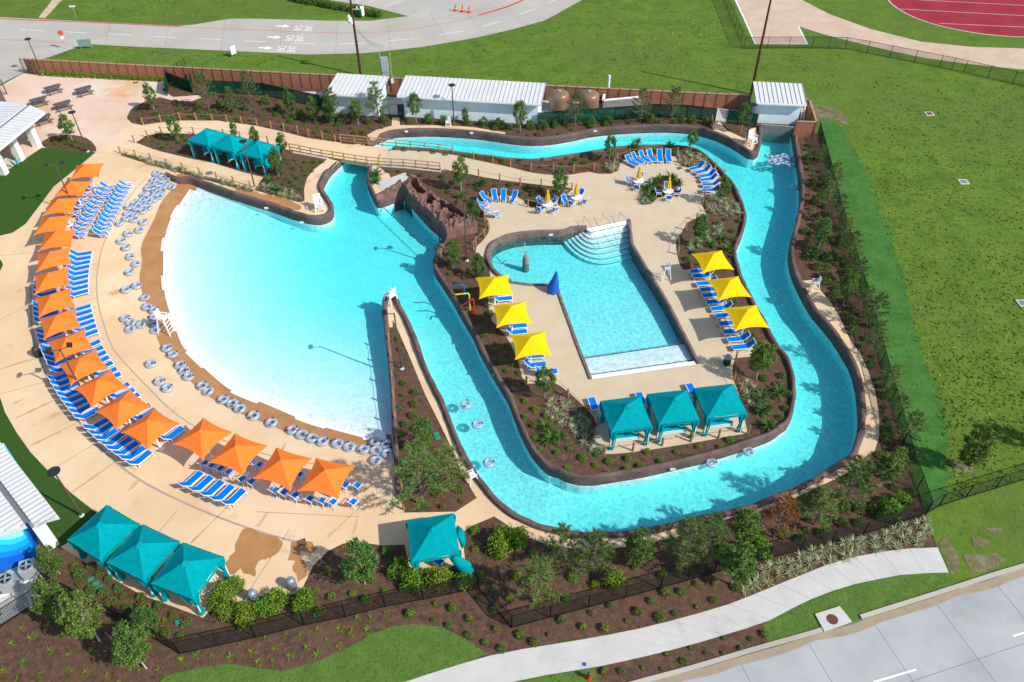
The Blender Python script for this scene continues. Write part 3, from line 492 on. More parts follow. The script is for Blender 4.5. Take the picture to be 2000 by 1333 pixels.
# ------------------------------------------------------------------ pools
V, Fc = cdt_faces([OUTER, ISLAND], lambda x, y: inside(x, y, OUTER) and not inside(x, y, ISLAND))
def solid(V, Fc, z, zb, name, material):
    mb = MB(); n = len(V); mb.v = [(q.x, q.y, z) for q in V] + [(q.x, q.y, zb) for q in V]; cnt = {}
    for f in Fc:
        f = tuple(f) if (V[f[1]] - V[f[0]]).cross(V[f[2]] - V[f[0]]) > 0 else tuple(reversed(f))
        mb.f.append(f); mb.f.append(tuple(i + n for i in reversed(f)))
        for a, b in zip(f, f[1:] + f[:1]): cnt[(a, b)] = 1
    for (a, b) in cnt:
        if (b, a) not in cnt: mb.f.append((b, a, a + n, b + n))
    return mb.build(name, material)
tag(solid(V, Fc, WZ, -4.0, 'water', 'water'), kind='structure')
V, Fc = cdt_faces([ACT], lambda x, y: inside(x, y, ACT))
tag(solid(V, Fc, AZ, -3.0, 'water', 'water'), kind='structure')
# pool floor: falls away from the beach, level in the river
ob0 = bbox(OUTER); st = 0.6; nx = int((ob0[2] - ob0[0]) / st) + 2; ny = int((ob0[3] - ob0[1]) / st) + 2
wl_c = at_len(wl, 60); mb = MB(); idx = {}
WAVE = [Vector(p[:2]) for p in PL([(290, 320), (640, 335), (690, 370), (735, 405), (790, 390), (872, 477), (840, 520), (800, 560), (766, 575), (752, 600), (780, 900), (500, 930), (280, 800)])]
near = [Vector(q) for q in OUTER[::4]] + [Vector(q) for q in ISLAND[::4]]
for i in range(nx):
    for j in range(ny):
        x, y = ob0[0] + (i - .5) * st, ob0[1] + (j - .5) * st
        dd = dist_pl(x, y, wl_c); inb = inside(x, y, BEACH)
        z = WZ - (-0.10 if inb else min(1.25, 0.05 + 0.068 * dd + 0.0004 * dd * dd))
        if inb: z = WZ - 0.35
        elif not inside(x, y, WAVE):
            u = min(1.0, dist_pl(x, y, WAVE + WAVE[:1]) / 3.5); z = min(z, WZ - 1.05 * u * u * (3 - 2 * u))
        idx[i, j] = len(mb.v); mb.v.append((x, y, z))
for i in range(nx - 1):
    for j in range(ny - 1):
        x, y = ob0[0] + i * st, ob0[1] + j * st
        if inside(x, y, OUTER) or min((Vector((x, y)) - q).length for q in near) < 1.8: mb.f.append((idx[i, j], idx[i + 1, j], idx[i + 1, j + 1], idx[i, j + 1]))
tag(mb.build('pool_floor', 'plaster', smooth_=True), kind='structure')
def liner(pl, land_left, closed):                   # white plaster below the water line on every bank
    m = MB(); n = len(pl)
    for i, p in enumerate(pl):
        q0 = pl[(i - 1) % n] if closed else pl[max(0, i - 1)]; q1 = pl[(i + 1) % n] if closed else pl[min(n - 1, i + 1)]
        dd_ = (q1 - q0).normalized(); nn = Vector((-dd_.y, dd_.x)) * (-1 if land_left else 1); q = p + nn * 0.03
        m.v += [(q.x, q.y, -3.3), (q.x, q.y, WZ - 0.16), (p.x - nn.x * .06, p.y - nn.y * .06, WZ - 0.14)]
    for i in range(n if closed else n - 1):
        j = (i + 1) % n; m.f += [(3 * i, 3 * j, 3 * j + 1, 3 * i + 1), (3 * i + 1, 3 * j + 1, 3 * j + 2, 3 * i + 2)]
    return tag(m.build('pool_lining', 'plaster'), kind='structure')
_ar = lambda q: sum(q[i].x * q[(i + 1) % len(q)].y - q[(i + 1) % len(q)].x * q[i].y for i in range(len(q)))
liner(nw[i0:], _ar(OUTER) < 0, False); liner(ew[:i1 + 1], _ar(OUTER) < 0, False); liner(ISLAND, _ar(ISLAND) > 0, True)
# beach: dry slope, wet strip by the water, white stepped edge of the pool finish
wetN = at_len(smooth(PL(WET_PX, -0.35), 0.8), NB)
beach = None
for nm, A, B, z0, z1, mt in (('beach', arcN, wetN, None, None, 'deck'), ('wet_strip', wetN, wlN, None, None, 'wet_deck')):
    mb = MB(); S = 5
    for k in range(S + 1):
        for i in range(NB):
            p = A[i].lerp(B[i], k / S); mb.v.append((p.x, p.y, beach_z(p.x, p.y) + (0.004 if nm == 'wet_strip' else 0.0)))
    for k in range(S):
        for i in range(NB - 1): mb.f.append((k * NB + i, (k + 1) * NB + i, (k + 1) * NB + i + 1, k * NB + i + 1))
    if nm == 'beach': beach = mb.build(nm, mt); tag(beach, kind='structure')
    else:
        o0 = len(mb.v)
        for i in range(NB):
            d = (B[i] - A[i]).normalized(); p = B[i] + d * 0.9; mb.v.append((p.x, p.y, WZ - 0.14))
        for i in range(NB - 1): mb.f.append((S * NB + i, o0 + i, o0 + i + 1, S * NB + i + 1))
        mb.build(nm, mt, beach)
mb = MB()
steps_ = [2, 9, 14, 22, 27, 36, 41, 49, 55, 62, 68, 77, 83, 91, 97, 104, NB - 2]
for k_, (s0_, s1_) in enumerate(zip(steps_[:-1], steps_[1:])):       # long white ledges stepping in and out along the water's edge
    o_ = (0.05, 0.26, 0.10, 0.32)[k_ % 4]
    for i in range(s0_, s1_):
        q = []
        for ii, oo in ((i, o_), (i + 1, o_), (i + 1, -1.2), (i, -1.2)): dd_ = (arcN[ii] - wlN[ii]).normalized(); q.append(wlN[ii] + dd_ * oo)
        mb.add([(q[0].x, q[0].y, beach_z(*q[0]) + .012), (q[1].x, q[1].y, beach_z(*q[1]) + .012), (q[2].x, q[2].y, WZ - 0.09), (q[3].x, q[3].y, WZ - 0.09)], [(0, 1, 2, 3)])
mb.build('plaster_edge', 'plaster', beach)
ribbon(arcN[2:], 0.10, 0.012, 'trench_drain', 'drain', beach)
dk = DECKS[0]
ribbon(smooth(PL([(60, 560), (62, 640), (78, 705), (105, 759), (140, 806), (200, 879), (275, 939), (386, 994), (500, 1037), (582, 1060)]), 0.8), 0.16, 0.010, 'trench_drain', 'drain', dk)
for a, b in (((0, 721), (110, 690)), ((0, 770), (104, 742)), ((31, 817), (118, 776)), ((60, 870), (180, 812)), ((97, 920), (215, 850)), ((140, 962), (222, 905)), ((0, 500), (72, 494)), ((0, 625), (66, 590)), ((160, 590), (190, 582)), ((310, 1040), (346, 998)), ((372, 1062), (450, 985)), ((505, 1030), (524, 1000)), ((470, 1180), (565, 1035)), ((640, 1050), (704, 990)), ((560, 865), (545, 893)), ((425, 860), (440, 838)), ((190, 297), (308, 312)), ((500, 1000), (700, 1010))):
    ribbon([P(*a), P(*b)], 0.045, 0.010, 'joint', 'joint', dk)
ramp_mat('rust_streak', [(0.35, (0.66, 0.475, 0.30)), (0.6, (0.57, 0.365, 0.185))], 0.9, rough=0.8, bump=0.05, detail=4)
for a, b in (((0, 722), (66, 700)), ((30, 818), (112, 780)), ((60, 871), (120, 843)), ((140, 963), (218, 907)), ((25, 790), (50, 778)), ((372, 1062), (400, 1035)), ((500, 1030), (522, 1002)), ((690, 1045), (705, 985)), ((640, 1050), (655, 1035)), ((250, 960), (275, 935))):
    pl = [P(*a).lerp(P(*b), k / 14) for k in range(15)]; L_ = []; R_ = []; dv_ = (pl[-1] - pl[0]).normalized(); nv = Vector((-dv_.y, dv_.x, 0))
    for k, p in enumerate(pl): w_ = .05 + .26 * abs(noise.noise((p.x * .9, p.y * .9, 4))) * min(1, k / 3, (14 - k) / 3 + .1); L_.append(p + nv * w_ * 1.2); R_.append(p - nv * w_)
    MB().add([(p.x, p.y, .008) for p in L_ + R_], [(k, 15 + k, 16 + k, k + 1) for k in range(14)]).build('stain', 'rust_streak', dk)
for px in ([(470, 1040), (500, 1038), (545, 1055), (535, 1085), (505, 1100), (495, 1125), (470, 1112), (448, 1120), (440, 1100), (455, 1070)], [(575, 1062), (592, 1058), (625, 1070), (610, 1085), (590, 1080), (595, 1110), (588, 1135), (578, 1120), (565, 1090)]):
    sheet('water_stain', px, 'wet_deck', 0.012, curve=True, parent=dk)
for px in ([(350, 340), (375, 338), (390, 348), (380, 353), (345, 346)], [(455, 378), (490, 372), (560, 392), (585, 398), (580, 412), (540, 408), (480, 390)], [(1, 1), (2, 1), (2, 2)]):
    if px[0][0] > 5: sheet('water_stain', px, 'wet_deck', 0.012, curve=True, parent=dk)

# ------------------------------------------------------------------ river walls in sculpted concrete
def rim_wall(name, pl, land_left, wd, top, bot, material, label, closed=False, amp=0.10, outz=-0.05):
    n = len(pl); mb = MB(); K = 9
    for i, p in enumerate(pl):
        a = pl[(i - 1) % n] if closed else pl[max(0, i - 1)]; b = pl[(i + 1) % n] if closed else pl[min(n - 1, i + 1)]
        d = (b - a).normalized(); nn = Vector((-d.y, d.x)) * (1 if land_left else -1)
        tz = top(p) if callable(top) else top; zf = outz(p) if callable(outz) else outz
        prof = [(0.0, bot), (0.02, WZ - 0.2), (-0.02, WZ * .4 + tz * .6), (0.0, tz - 0.07), (0.06, tz), (wd * .5, tz + 0.02), (wd - 0.05, tz), (wd, tz - 0.07), (wd + 0.02, zf)]
        for k, (o_, z) in enumerate(prof):
            e = amp * noise.noise((p.x * 0.8, p.y * 0.8, k * 0.55)) if 0 < k else 0
            e2 = amp * 0.5 * noise.noise((p.x * 1.3 + 9, p.y * 1.3, k)) if 2 < k < 8 else 0
            q = p + nn * (o_ + (e if k > 2 else min(0.0, e) * .3)); mb.v.append((q.x, q.y, z + e2))
    for i in range(n if closed else n - 1):
        j = (i + 1) % n
        for k in range(K - 1): mb.f.append((i * K + k, j * K + k, j * K + k + 1, i * K + k + 1) if not land_left else (i * K + k, i * K + k + 1, j * K + k + 1, j * K + k))
    if not closed:
        mb.f.append(tuple(range(K))); mb.f.append(tuple((n - 1) * K + k for k in reversed(range(K))))
    o = mb.build(name, material, smooth_=True); return tag(o, label, 'wall')
area = sum(OUTER[i].x * OUTER[(i + 1) % len(OUTER)].y - OUTER[(i + 1) % len(OUTER)].x * OUTER[i].y for i in range(len(OUTER)))
LL = area < 0                                       # land lies left of the outline when it runs clockwise
bridge_zone = [(648, 300), (690, 295), (735, 292), (735, 330), (660, 345)]
rim_wall('river_wall', nw, LL, 0.42, lambda p: RIM if not inside(*Qpx((p.x, p.y, 0)), [(655, 285), (745, 262), (760, 300), (640, 335)]) else 0.0, -3.2, 'rock', 'brown sculpted wall along the north bank from beach to blue pump house', outz=lambda p: -0.05 if not inside(p.x, p.y, BEACH) else -0.7)
rim_wall('river_wall', ew, LL, 0.42, RIM, -3.2, 'rock', 'brown sculpted wall along the outer bank round the bottom bend and the spit', outz=lambda p: -0.7 if inside(p.x, p.y, BEACH) else -0.05)
ia = sum(ISLAND[i].x * ISLAND[(i + 1) % len(ISLAND)].y - ISLAND[(i + 1) % len(ISLAND)].x * ISLAND[i].y for i in range(len(ISLAND)))
rim_wall('river_wall', ISLAND, ia > 0, 0.36, lambda p: 0.30 if not inside(*Qpx((p.x, p.y, 0)), [(700, 300), (770, 280), (770, 320), (725, 330)]) else 0.0, -3.2, 'rock', 'brown sculpted wall round the central island', closed=True)
hw = [nw[-1], ew[0]]; m = MB(); c = (hw[0] + hw[1]) / 2; dv = hw[1] - hw[0]
m.box((c.x, c.y + 0.15, -0.9), (dv.length + 0.3, 0.3, 2.7), math.atan2(dv.y, dv.x)); tag(m.build('head_wall', 'stone_block'), 'dark stone head wall of the channel below the blue pump house', 'wall')
# activity pool: coping, floor, steps, zero-depth end
cop = thing('pool_coping', 'brown stone coping round the rectangular activity pool', 'coping')
aa = [Vector(p[:2]) for p in aw]
def cope(pts, nm='coping_run', h=0.14, wd=0.3, sm=True):
    pl = smooth(pts, 0.5) if sm else pts; K = 6; mb = MB(); n = len(pl)
    for i, p in enumerate(pl):
        d = (pl[min(n - 1, i + 1)] - pl[max(0, i - 1)]).normalized(); nn = Vector((d.y, -d.x)); nn = nn if (sum(aa, Vector((0, 0))) / len(aa) - p).dot(nn) < 0 else -nn
        for o_, z in ((0, -2.5), (0, h - .04), (0.05, h), (wd - .05, h), (wd, h - .05), (wd, -.03)):
            e = 0.05 * noise.noise((p.x * 1.5, p.y * 1.5, o_ * 3)); q = p + nn * (o_ + (e if z > -1 else 0)); mb.v.append((q.x, q.y, z))
    for i in range(n - 1):
        for k in range(K - 1): mb.f.append((i * K + k, (i + 1) * K + k, (i + 1) * K + k + 1, i * K + k + 1)); 
    mb.f.append(tuple(range(K))); mb.f.append(tuple((n - 1) * K + k for k in range(K)))
    return mb.build(nm, 'copestone', cop)
def dens(a, b, n=24): return [a.lerp(b, i / n) for i in range(n + 1)]
cop_children = [cope(dens(aa[18], aa[19], 8) + dens(aa[19], aa[20], 14)[1:], sm=False), cope(dens(aa[10], aa[11], 6) + dens(aa[11], aa[12], 5)[1:] + dens(aa[12], aa[14], 12)[1:] + dens(aa[14], aa[17], 18)[1:], sm=False), cope(aa[20:] + aa[:1]), cope(aa[0:9], h=0.30, wd=0.35), cope(dens(aa[8], aa[9] + (aa[9] - aa[8]) * .05, 5), h=0.20, wd=0.35, sm=False)]
fl = MB(); A1, A2, A3, A4 = aw[18], aw[17], P(1130, 671), P(1338, 662)
yl = P(1142, 697, AZ); yr = P(1338, 668, AZ)          # black line where the water deepens
fl.add([(A1.x, A1.y, AZ - .04), (A2.x, A2.y, AZ - .04), (yr.x, yr.y, AZ - .22), (yl.x, yl.y, AZ - .22)], [(0, 1, 2, 3)])
bbx = bbox(ACT); far = [(bbx[0] - .5, bbx[3] + .5), (bbx[2] + .5, bbx[3] + .5)]
fl.add([(yl.x, yl.y, AZ - .24), (yr.x, yr.y, AZ - .24), (yr.x + .1, yr.y + .8, AZ - .8), (yl.x - .2, yl.y + .8, AZ - .8), (bbx[2] + .6, bbx[3] + .6, AZ - 1.2), (bbx[0] - .6, bbx[3] + .6, AZ - 1.2), (bbx[0] - .6, yl.y + .8, AZ - .8), (bbx[2] + .6, yl.y + .8, AZ - .8)], [(0, 1, 2, 3), (6, 3, 2, 7, 4, 5)])
tag(fl.build('pool_floor', 'plaster'), kind='structure')
lb = thing('pool_markings', 'black tile lines across the white shallow end of the activity pool', 'markings')
def zs(tt): return AZ - .04 - .18 * tt + 0.006
tag(MB().beam(A1.lerp(yl, .07) + Vector((0, 0, -.25 - A1.z)), A2.lerp(yr, .07) + Vector((0, 0, -.25 - A2.z)), .42, .5).build('entry_curb', 'white_paint'), 'white kerb along the near end of the activity pool', 'kerb')
for tt, nm in ((1.0, 'tile_line'), (0.30, 'tile_line'), (0.22, 'tile_line')):
    a = Vector(A1).lerp(yl, tt); b = Vector(A2).lerp(yr, tt); MB().beam((a.x, a.y, zs(tt)), (b.x, b.y, zs(tt)), 0.08, 0.012).build(nm, 'black_line', lb)
stp = thing('pool_steps', 'white fan-shaped steps with dark nosing lines at the head of the activity pool', 'steps')
s0, s1 = P(1147, 449, -.05), P(1224, 432, -.05); right = (s1 - s0).normalized(); down = Vector((right.y, -right.x, 0))
for k in range(7):                                   # each tread a curved slab, the next one lower and longer
    e = 0.72 * k + 0.6; lx = 0.42 * k; z = -0.06 if k == 0 else -0.30 - 0.14 * k
    edge = [s1 + down * e + right * .1]
    for j in range(9): a = j / 8 * math.pi / 2; edge.append(s0 + right * (0.4 * (1 - math.sin(a)) - lx * math.sin(a) + (0.0)) + down * (e * (math.cos(a) * .92 + .08)) )
    poly = [s1 + right * .1 - down * .3] + edge + [s0 - right * lx - down * 0.3]
    area_ = sum(poly[i].x * poly[(i + 1) % len(poly)].y - poly[(i + 1) % len(poly)].x * poly[i].y for i in range(len(poly)))
    if area_ < 0: poly.reverse()
    tr_ = MB().prism(poly, z - 0.45, z).build('tread', 'plaster', stp)
    MB().tube([(q.x, q.y, z + .004) for q in edge], 0.028, 5).build('nosing', 'black_line', tr_)
for bx_, by_ in ((1142, 432), (1178, 428), (1212, 424)):
    a = P(bx_, by_ + 6); d = down; pts = [a - d * .3, a - d * .3 + Vector((0, 0, .85)), a + d * .5 + Vector((0, 0, .8)), a + d * 1.0 + Vector((0, 0, 1.0)), a + d * 3.6 + Vector((0, 0, -.35)), a + d * 3.7 + Vector((0, 0, -1.2))]
    h = tag(MB().tube(pts, 0.028, 6).build('handrail', 'steel'), 'bent steel handrail on the pool steps, ' + {1142: 'left of the three', 1178: 'middle of the three', 1212: 'right of the three'}[bx_], 'handrail', 'handrails on the pool steps')

# ------------------------------------------------------------------ footbridge
br = thing('footbridge', 'concrete footbridge with timber railings over the river', 'bridge')
bs = PL([(632, 308), (665, 281), (760, 290), (740, 325), (725, 323)])
MB().prism([bs[0], bs[4], bs[3], bs[2], bs[1]], -0.30, 0.026).build('deck_slab', 'deck', br)
q = PL([(572, 299), (640, 312)]); MB().beam((q[0].x, q[0].y, -.1), (q[1].x, q[1].y, -.1), 0.3, 0.45).build('abutment', 'concrete', br)
q = PL([(728, 324), (800, 329), (862, 336)]); m = MB()
for a, b in zip(q[:-1], q[1:]): m.beam((a.x, a.y, -.1), (b.x, b.y, -.1), 0.25, 0.3)
m.build('abutment', 'concrete', br)
def railing(px, n, root):
    A = at_len(smooth(PL(px), 0.5), n)
    for p in A: MB().box((p.x, p.y, .53), (.12, .12, 1.06)).build('railing_post', 'timber', root)
    for z in (1.03, 0.6, 0.2):
        m = MB()
        for a, b in zip(A[:-1], A[1:]): m.beam((a.x, a.y, z), (b.x, b.y, z), 0.07 if z < 1 else .14, 0.09 if z < 1 else 0.05)
        m.build('railing_bar', 'timber', root)
railing([(567, 296), (640, 310), (725, 323), (800, 328), (860, 334)], 14, br); railing([(666, 278), (755, 287), (820, 293), (885, 301)], 9, br)
# ------------------------------------------------------------------ buildings
def seam_roof(root, corners, n, thick=0.18):        # corners far-left, far-right, near-right, near-left
    fl_, fr_, nr, nl = corners
    m = MB(); m.add([fl_, fr_, nr, nl] + [c - Vector((0, 0, thick)) for c in (fl_, fr_, nr, nl)], [(3, 2, 1, 0), (4, 5, 6, 7), (0, 1, 5, 4), (1, 2, 6, 5), (2, 3, 7, 6), (3, 0, 4, 7)])
    rf = m.build('roof', 'roof_metal', root)
    for k in range(n + 1):
        a = fl_.lerp(fr_, k / n); b = nl.lerp(nr, k / n); MB().beam(a + Vector((0, 0, .03)), b + Vector((0, 0, .03)), 0.045, 0.07).build('seam', 'roof_seam', rf)
    return rf
def pump_house(label, wl_px, wr_px, roof_px, zf, zb, depth, seams):
    o = thing('pump_house', label, 'building')
    a, b = P(*wl_px), P(*wr_px); d = (b - a).normalized(); nn = Vector((-d.y, d.x, 0))
    hh = zf - 0.2
    q = [a, b, b + nn * depth, a + nn * depth]
    m = MB(); m.add([(p.x, p.y, -.05) for p in q] + [(q[0].x, q[0].y, hh), (q[1].x, q[1].y, hh), (q[2].x, q[2].y, zb - .22), (q[3].x, q[3].y, zb - .22)], [(3, 2, 1, 0), (4, 5, 6, 7), (0, 1, 5, 4), (1, 2, 6, 5), (2, 3, 7, 6), (3, 0, 4, 7)])
    m.build('wall', 'blue_wall', o)
    e = 0.45; q = [a - d * e - nn * .55, b + d * e - nn * .55, b + d * e + nn * (depth + .4), a - d * e + nn * (depth + .4)]
    f = lambda p, z: Vector((p.x, p.y, z))
    seam_roof(o, [f(q[3], zb), f(q[2], zb), f(q[1], zf), f(q[0], zf)], seams)
    m = MB(); m.beam(f(q[0], zf - .16) - nn * .06, f(q[1], zf - .16) - nn * .06, 0.1, 0.2); m.build('fascia', 'white_paint', o)
    return o
hA = hgt((740, 227), 186); hB = hgt((1051, 244), 197)
pump_house('small pale blue pump house with white metal roof, beside the meter post', (652, 222), (740, 228), None, 3.0, 3.35, 4.2, 12)
oB = pump_house('long pale blue pump house with white standing-seam roof', (789, 228), (1051, 244), None, 3.1, 3.5, 4.0, 34)
pump_house('pale blue pump house at the head of the channel, right end', (1474, 240), (1556, 244), None, 3.0, 3.5, 3.8, 11)
# restaurant at the left edge: white roof on thick columns
bd = thing('pavilion', 'white roofed pavilion on thick white columns at the upper left edge', 'pavilion')
def ext(p, z): return P(p[0], p[1], z)
ZR = 4.3
r0, r1, r2 = ext((-120, 140), ZR), ext((53, 203), ZR), ext((88, 220), ZR - .25); r3 = ext((0, 294), ZR - .25); r4 = ext((-60, 345), ZR - .25); r5 = ext((-200, 300), ZR)
g1, g2 = ext((55, 205), ZR + .02), ext((-60, 295), ZR + .02)
dv = (g2 - g1).normalized(); per = Vector((dv.y, -dv.x, 0)); per = per if (r2 - g1).dot(per) > 0 else -per
def roofpt(s, t_): return g1 + dv * s + per * t_ + Vector((0, 0, -.06 * abs(t_)))
m = MB(); Wd = 14.0; e1 = (r2 - g1).dot(per); s2 = (r2 - g1).dot(dv)
A_, B_, C_, D_ = roofpt(s2, e1), roofpt(30, e1), roofpt(30, .25), roofpt(0, .25)
th = Vector((0, 0, .3))
m.add([A_, B_, C_, D_, A_ - th, B_ - th, C_ - th, D_ - th], [(0, 1, 2, 3), (4, 5, 6, 7), (0, 1, 5, 4), (1, 2, 6, 5), (2, 3, 7, 6), (3, 0, 4, 7)])
s3 = (r0 - g1).dot(dv); E_, F_, G_, H_ = roofpt(0, -.25), roofpt(30, -.25), roofpt(30, -Wd), roofpt(-3.0, -Wd)
m.add([E_, F_, G_, H_, E_ - th, F_ - th, G_ - th, H_ - th], [(0, 1, 2, 3), (4, 5, 6, 7), (0, 1, 5, 4), (1, 2, 6, 5), (2, 3, 7, 6), (3, 0, 4, 7)])
rf = m.build('roof', 'roof_metal', bd)
m = MB(); m.add([roofpt(0, .25) - Vector((0, 0, .12)), roofpt(30, .25) - Vector((0, 0, .12)), roofpt(30, -.25) - Vector((0, 0, .12)), roofpt(0, -.25) - Vector((0, 0, .12))], [(0, 1, 2, 3)]); m.build('valley_gutter', 'gutter_dark', rf)
for k in range(1, 40):
    s = k * 0.62
    a, b = roofpt(s + s2 * .0, .3), roofpt(s, e1 - .02)
    if s > s2 + .3: MB().beam(a + Vector((0, 0, .02)), b + Vector((0, 0, .02)), .035, .04).build('seam', 'roof_seam', rf)
    a, b = roofpt(s, -.3), roofpt(s, -Wd); MB().beam(a + Vector((0, 0, .02)), b + Vector((0, 0, .02)), .035, .04).build('seam', 'roof_seam', rf)
for bx, by in ((77, 291), (45, 318), (13, 345), (-20, 373)):
    c = P(bx - 4, by - 5); MB().box((c.x, c.y, 1.98), (.75, .75, 3.96), math.atan2(dv.y, dv.x)).build('column', 'white_paint', bd)
cw0 = P(-5, 300); m = MB().box((cw0.x - 4, cw0.y + 2, 1.8), (.3, 16, 3.6), math.atan2(dv.y, dv.x) + rad(90)); m.build('wall', 'table_grey', bd)
# shade building at the lower left with the wave mural
b2 = thing('mural_building', 'white ribbed roof building with blue wave mural at the lower left edge', 'building')
Z2 = 4.2
k0, k1, k2 = P(5, 870, Z2), P(114, 1009, Z2), P(0, 1041, Z2)
ax = (k0 - k1).normalized(); ay = (k2 - k1); SKW = ay.dot(ax) / (ay - ax * ay.dot(ax)).length; ay = (ay - ax * ay.dot(ax)).normalized()
def rp2(s, t_): return k1 + ax * s + ay * t_
sl0 = (P(53, 1020, Z2) - k1); gs, gt = sl0.dot(ax), sl0.dot(ay)
m = MB()
for t0, t1 in ((0, gt - .18), (gt + .18, 12)):
    q = [rp2(SKW * t0, t0), rp2(30, t0), rp2(30, t1), rp2(SKW * t1, t1)]
    m.add(q + [p - th for p in q], [(0, 1, 2, 3), (4, 5, 6, 7), (0, 1, 5, 4), (1, 2, 6, 5), (2, 3, 7, 6), (3, 0, 4, 7)])
rf2 = m.build('roof', 'roof_metal', b2)
q = [rp2(SKW * gt + .4, gt - .18), rp2(30, gt - .18), rp2(30, gt + .18), rp2(SKW * gt + .4, gt + .18)]; q = [p - Vector((0, 0, .15)) for p in q]; MB().add(q, [(0, 1, 2, 3)]).build('valley_gutter', 'gutter_dark', rf2)
for k in range(40):
    s = .15 + k * .42
    for t0, t1 in ((0, gt - .2), (gt + .2, min(12, s / SKW if SKW > 0 else 12))):
      if t1 > t0 + .2: MB().beam(rp2(s + (0 if t0 else 0), t0) + Vector((0, 0, .03)), rp2(s, t1) + Vector((0, 0, .03)), .07, .11).build('seam', 'roof_seam', rf2)
w0, w1 = P(78, 1086), P(-40, 1135); wd_ = (w1 - w0).normalized(); wn = Vector((wd_.y, -wd_.x, 0)); wn = wn if wn.y > 0 else -wn
m = MB().prism([w0, w1, w1 + wn * 8, w0 + wn * 8], -.02, Z2 - .35)
def mural():
    mm = bpy.data.materials.new('mural'); mm.use_nodes = True; n = mm.node_tree; b = n.nodes['Principled BSDF']; M['mural'] = mm
    tc = n.nodes.new('ShaderNodeTexCoord'); sp = n.nodes.new('ShaderNodeSeparateXYZ'); n.links.new(tc.outputs['Object'], sp.inputs[0])
    wv = n.nodes.new('ShaderNodeTexNoise'); wv.inputs['Scale'].default_value = .45; wv.inputs['Detail'].default_value = 0; n.links.new(tc.outputs['Object'], wv.inputs['Vector'])
    ma = n.nodes.new('ShaderNodeMath'); ma.operation = 'MULTIPLY_ADD'; n.links.new(wv.outputs['Fac'], ma.inputs[0]); ma.inputs[1].default_value = 3.0; n.links.new(sp.outputs['Z'], ma.inputs[2])
    mr = n.nodes.new('ShaderNodeMapRange'); mr.inputs[1].default_value = .8; mr.inputs[2].default_value = 5.2; n.links.new(ma.outputs[0], mr.inputs[0])
    r = n.nodes.new('ShaderNodeValToRGB'); r.color_ramp.interpolation = 'CONSTANT'; e = r.color_ramp.elements
    for p, c in ((0, (.0, .13, .62)), (.38, (.0, .24, .76)), (.55, (.0, .40, .80)), (.72, (.02, .62, .84)), (.86, (.30, .80, .88))):
        x = e[0] if p == 0 else e.new(p); x.color = (*c, 1)
    e.remove(e[len(e) - 1]) if e[len(e) - 1].position == 1 and len(e) > 5 else None
    n.links.new(mr.outputs[0], r.inputs[0]); n.links.new(r.outputs[0], b.inputs['Base Color']); b.inputs['Roughness'].default_value = .6
mural(); m.build('mural_wall', 'mural', b2)
q0 = P(94, 1074); MB().box((q0.x, q0.y + .5, 1.93), (.8, 1.1, 3.86), math.atan2(ax.y, ax.x) + rad(90)).build('buttress', 'white_paint', b2)
def hvac():
    o = thing('condenser_unit', 'x', 'x'); MB().prism([(x, y) for x, y in ((-.48, -.42), (-.42, -.48), (.42, -.48), (.48, -.42), (.48, .42), (.42, .48), (-.42, .48), (-.48, .42))], .08, 1.25).build('casing', 'grey_metal', o)
    MB().lathe([(.40, 1.2), (.42, 1.27), (.36, 1.27), (.35, 1.22)], n=24).build('fan_ring', 'steel', o); MB().lathe([(0, 1.256), (.35, 1.256)], n=24).build('fan_well', 'lamp_dark', o)
    for k in range(4): MB().box((.17 * math.cos(k * 1.571), .17 * math.sin(k * 1.571), 1.27), (.3, .09, .012), k * 1.571, .15).build('fan_blade', 'grey_metal', o)
    MB().box((0, 0, .04), (1.15, 1.15, .08)).build('pad', 'concrete', o); return o
K = Kit(hvac)
K.put(P(66, 1124), .35, 'grey air conditioning condenser nearer the mural building corner', 'condenser', 'condenser units'); K.put(P(26, 1150), .35, 'grey air conditioning condenser nearest the left picture edge', 'condenser', 'condenser units')
sheet('equipment_pad', [(-60, 1150), (-20, 1130), (72, 1090), (92, 1140), (85, 1168), (0, 1220), (-60, 1250)], 'concrete', 0.006)
for px, py, a_ in ((52, 1138, .4), (62, 1178, 2.2), (8, 1166, .5)):
    c = P(px, py); tag(MB().tube([(c.x - .5 * math.cos(a_), c.y - .5 * math.sin(a_), .18), (c.x + .5 * math.cos(a_), c.y + .5 * math.sin(a_), .18), (c.x + .6 * math.cos(a_), c.y + .6 * math.sin(a_), .6)], .11, 8).build('insulated_pipe', 'white_metal'), 'silver lagged pipe bend ' + {52: 'between the two condensers', 62: 'by the fence corner', 8: 'left of the condensers'}[px], 'pipe')

# ------------------------------------------------------------------ brick boundary wall
bw = thing('brick_wall', 'red brown brick boundary wall with dark posts along the north side', 'wall')
T1 = [P(47, 115, 2.1), P(500, 139, 2.1), P(1070, 167, 2.1), P(1466, 186, 2.1)]; A = at_len(T1, 73)
mp = MB().box((0, 0, 1.0), (1, .12, 2.0)).mesh('panel', 'brick_panel'); mpost = MB().box((0, 0, 1.06), (.2, .24, 2.12)).mesh('post', 'brick_post'); mcap = MB().box((0, 0, 2.06), (1, .22, .1)).mesh('cap', 'brick_cap')
def wall_run(A, root, hz=1.0):
    for i, p in enumerate(A):
        if i < len(A) - 1:
            d = A[i + 1] - p; L = d.length; c = (p + A[i + 1]) / 2; an = math.atan2(d.y, d.x)
            for me, nm in ((mp, 'panel'), (mcap, 'cap')):
                o = ob(nm, me, root); o.location = (c.x, c.y, 0); o.rotation_euler = (0, 0, an); o.scale = (L, 1, hz)
        o = ob('post', mpost, root); o.location = (p.x, p.y, 0); o.rotation_euler = (0, 0, math.atan2((A[-1] - A[0]).y, (A[-1] - A[0]).x)); o.scale = (1, 1, hz)
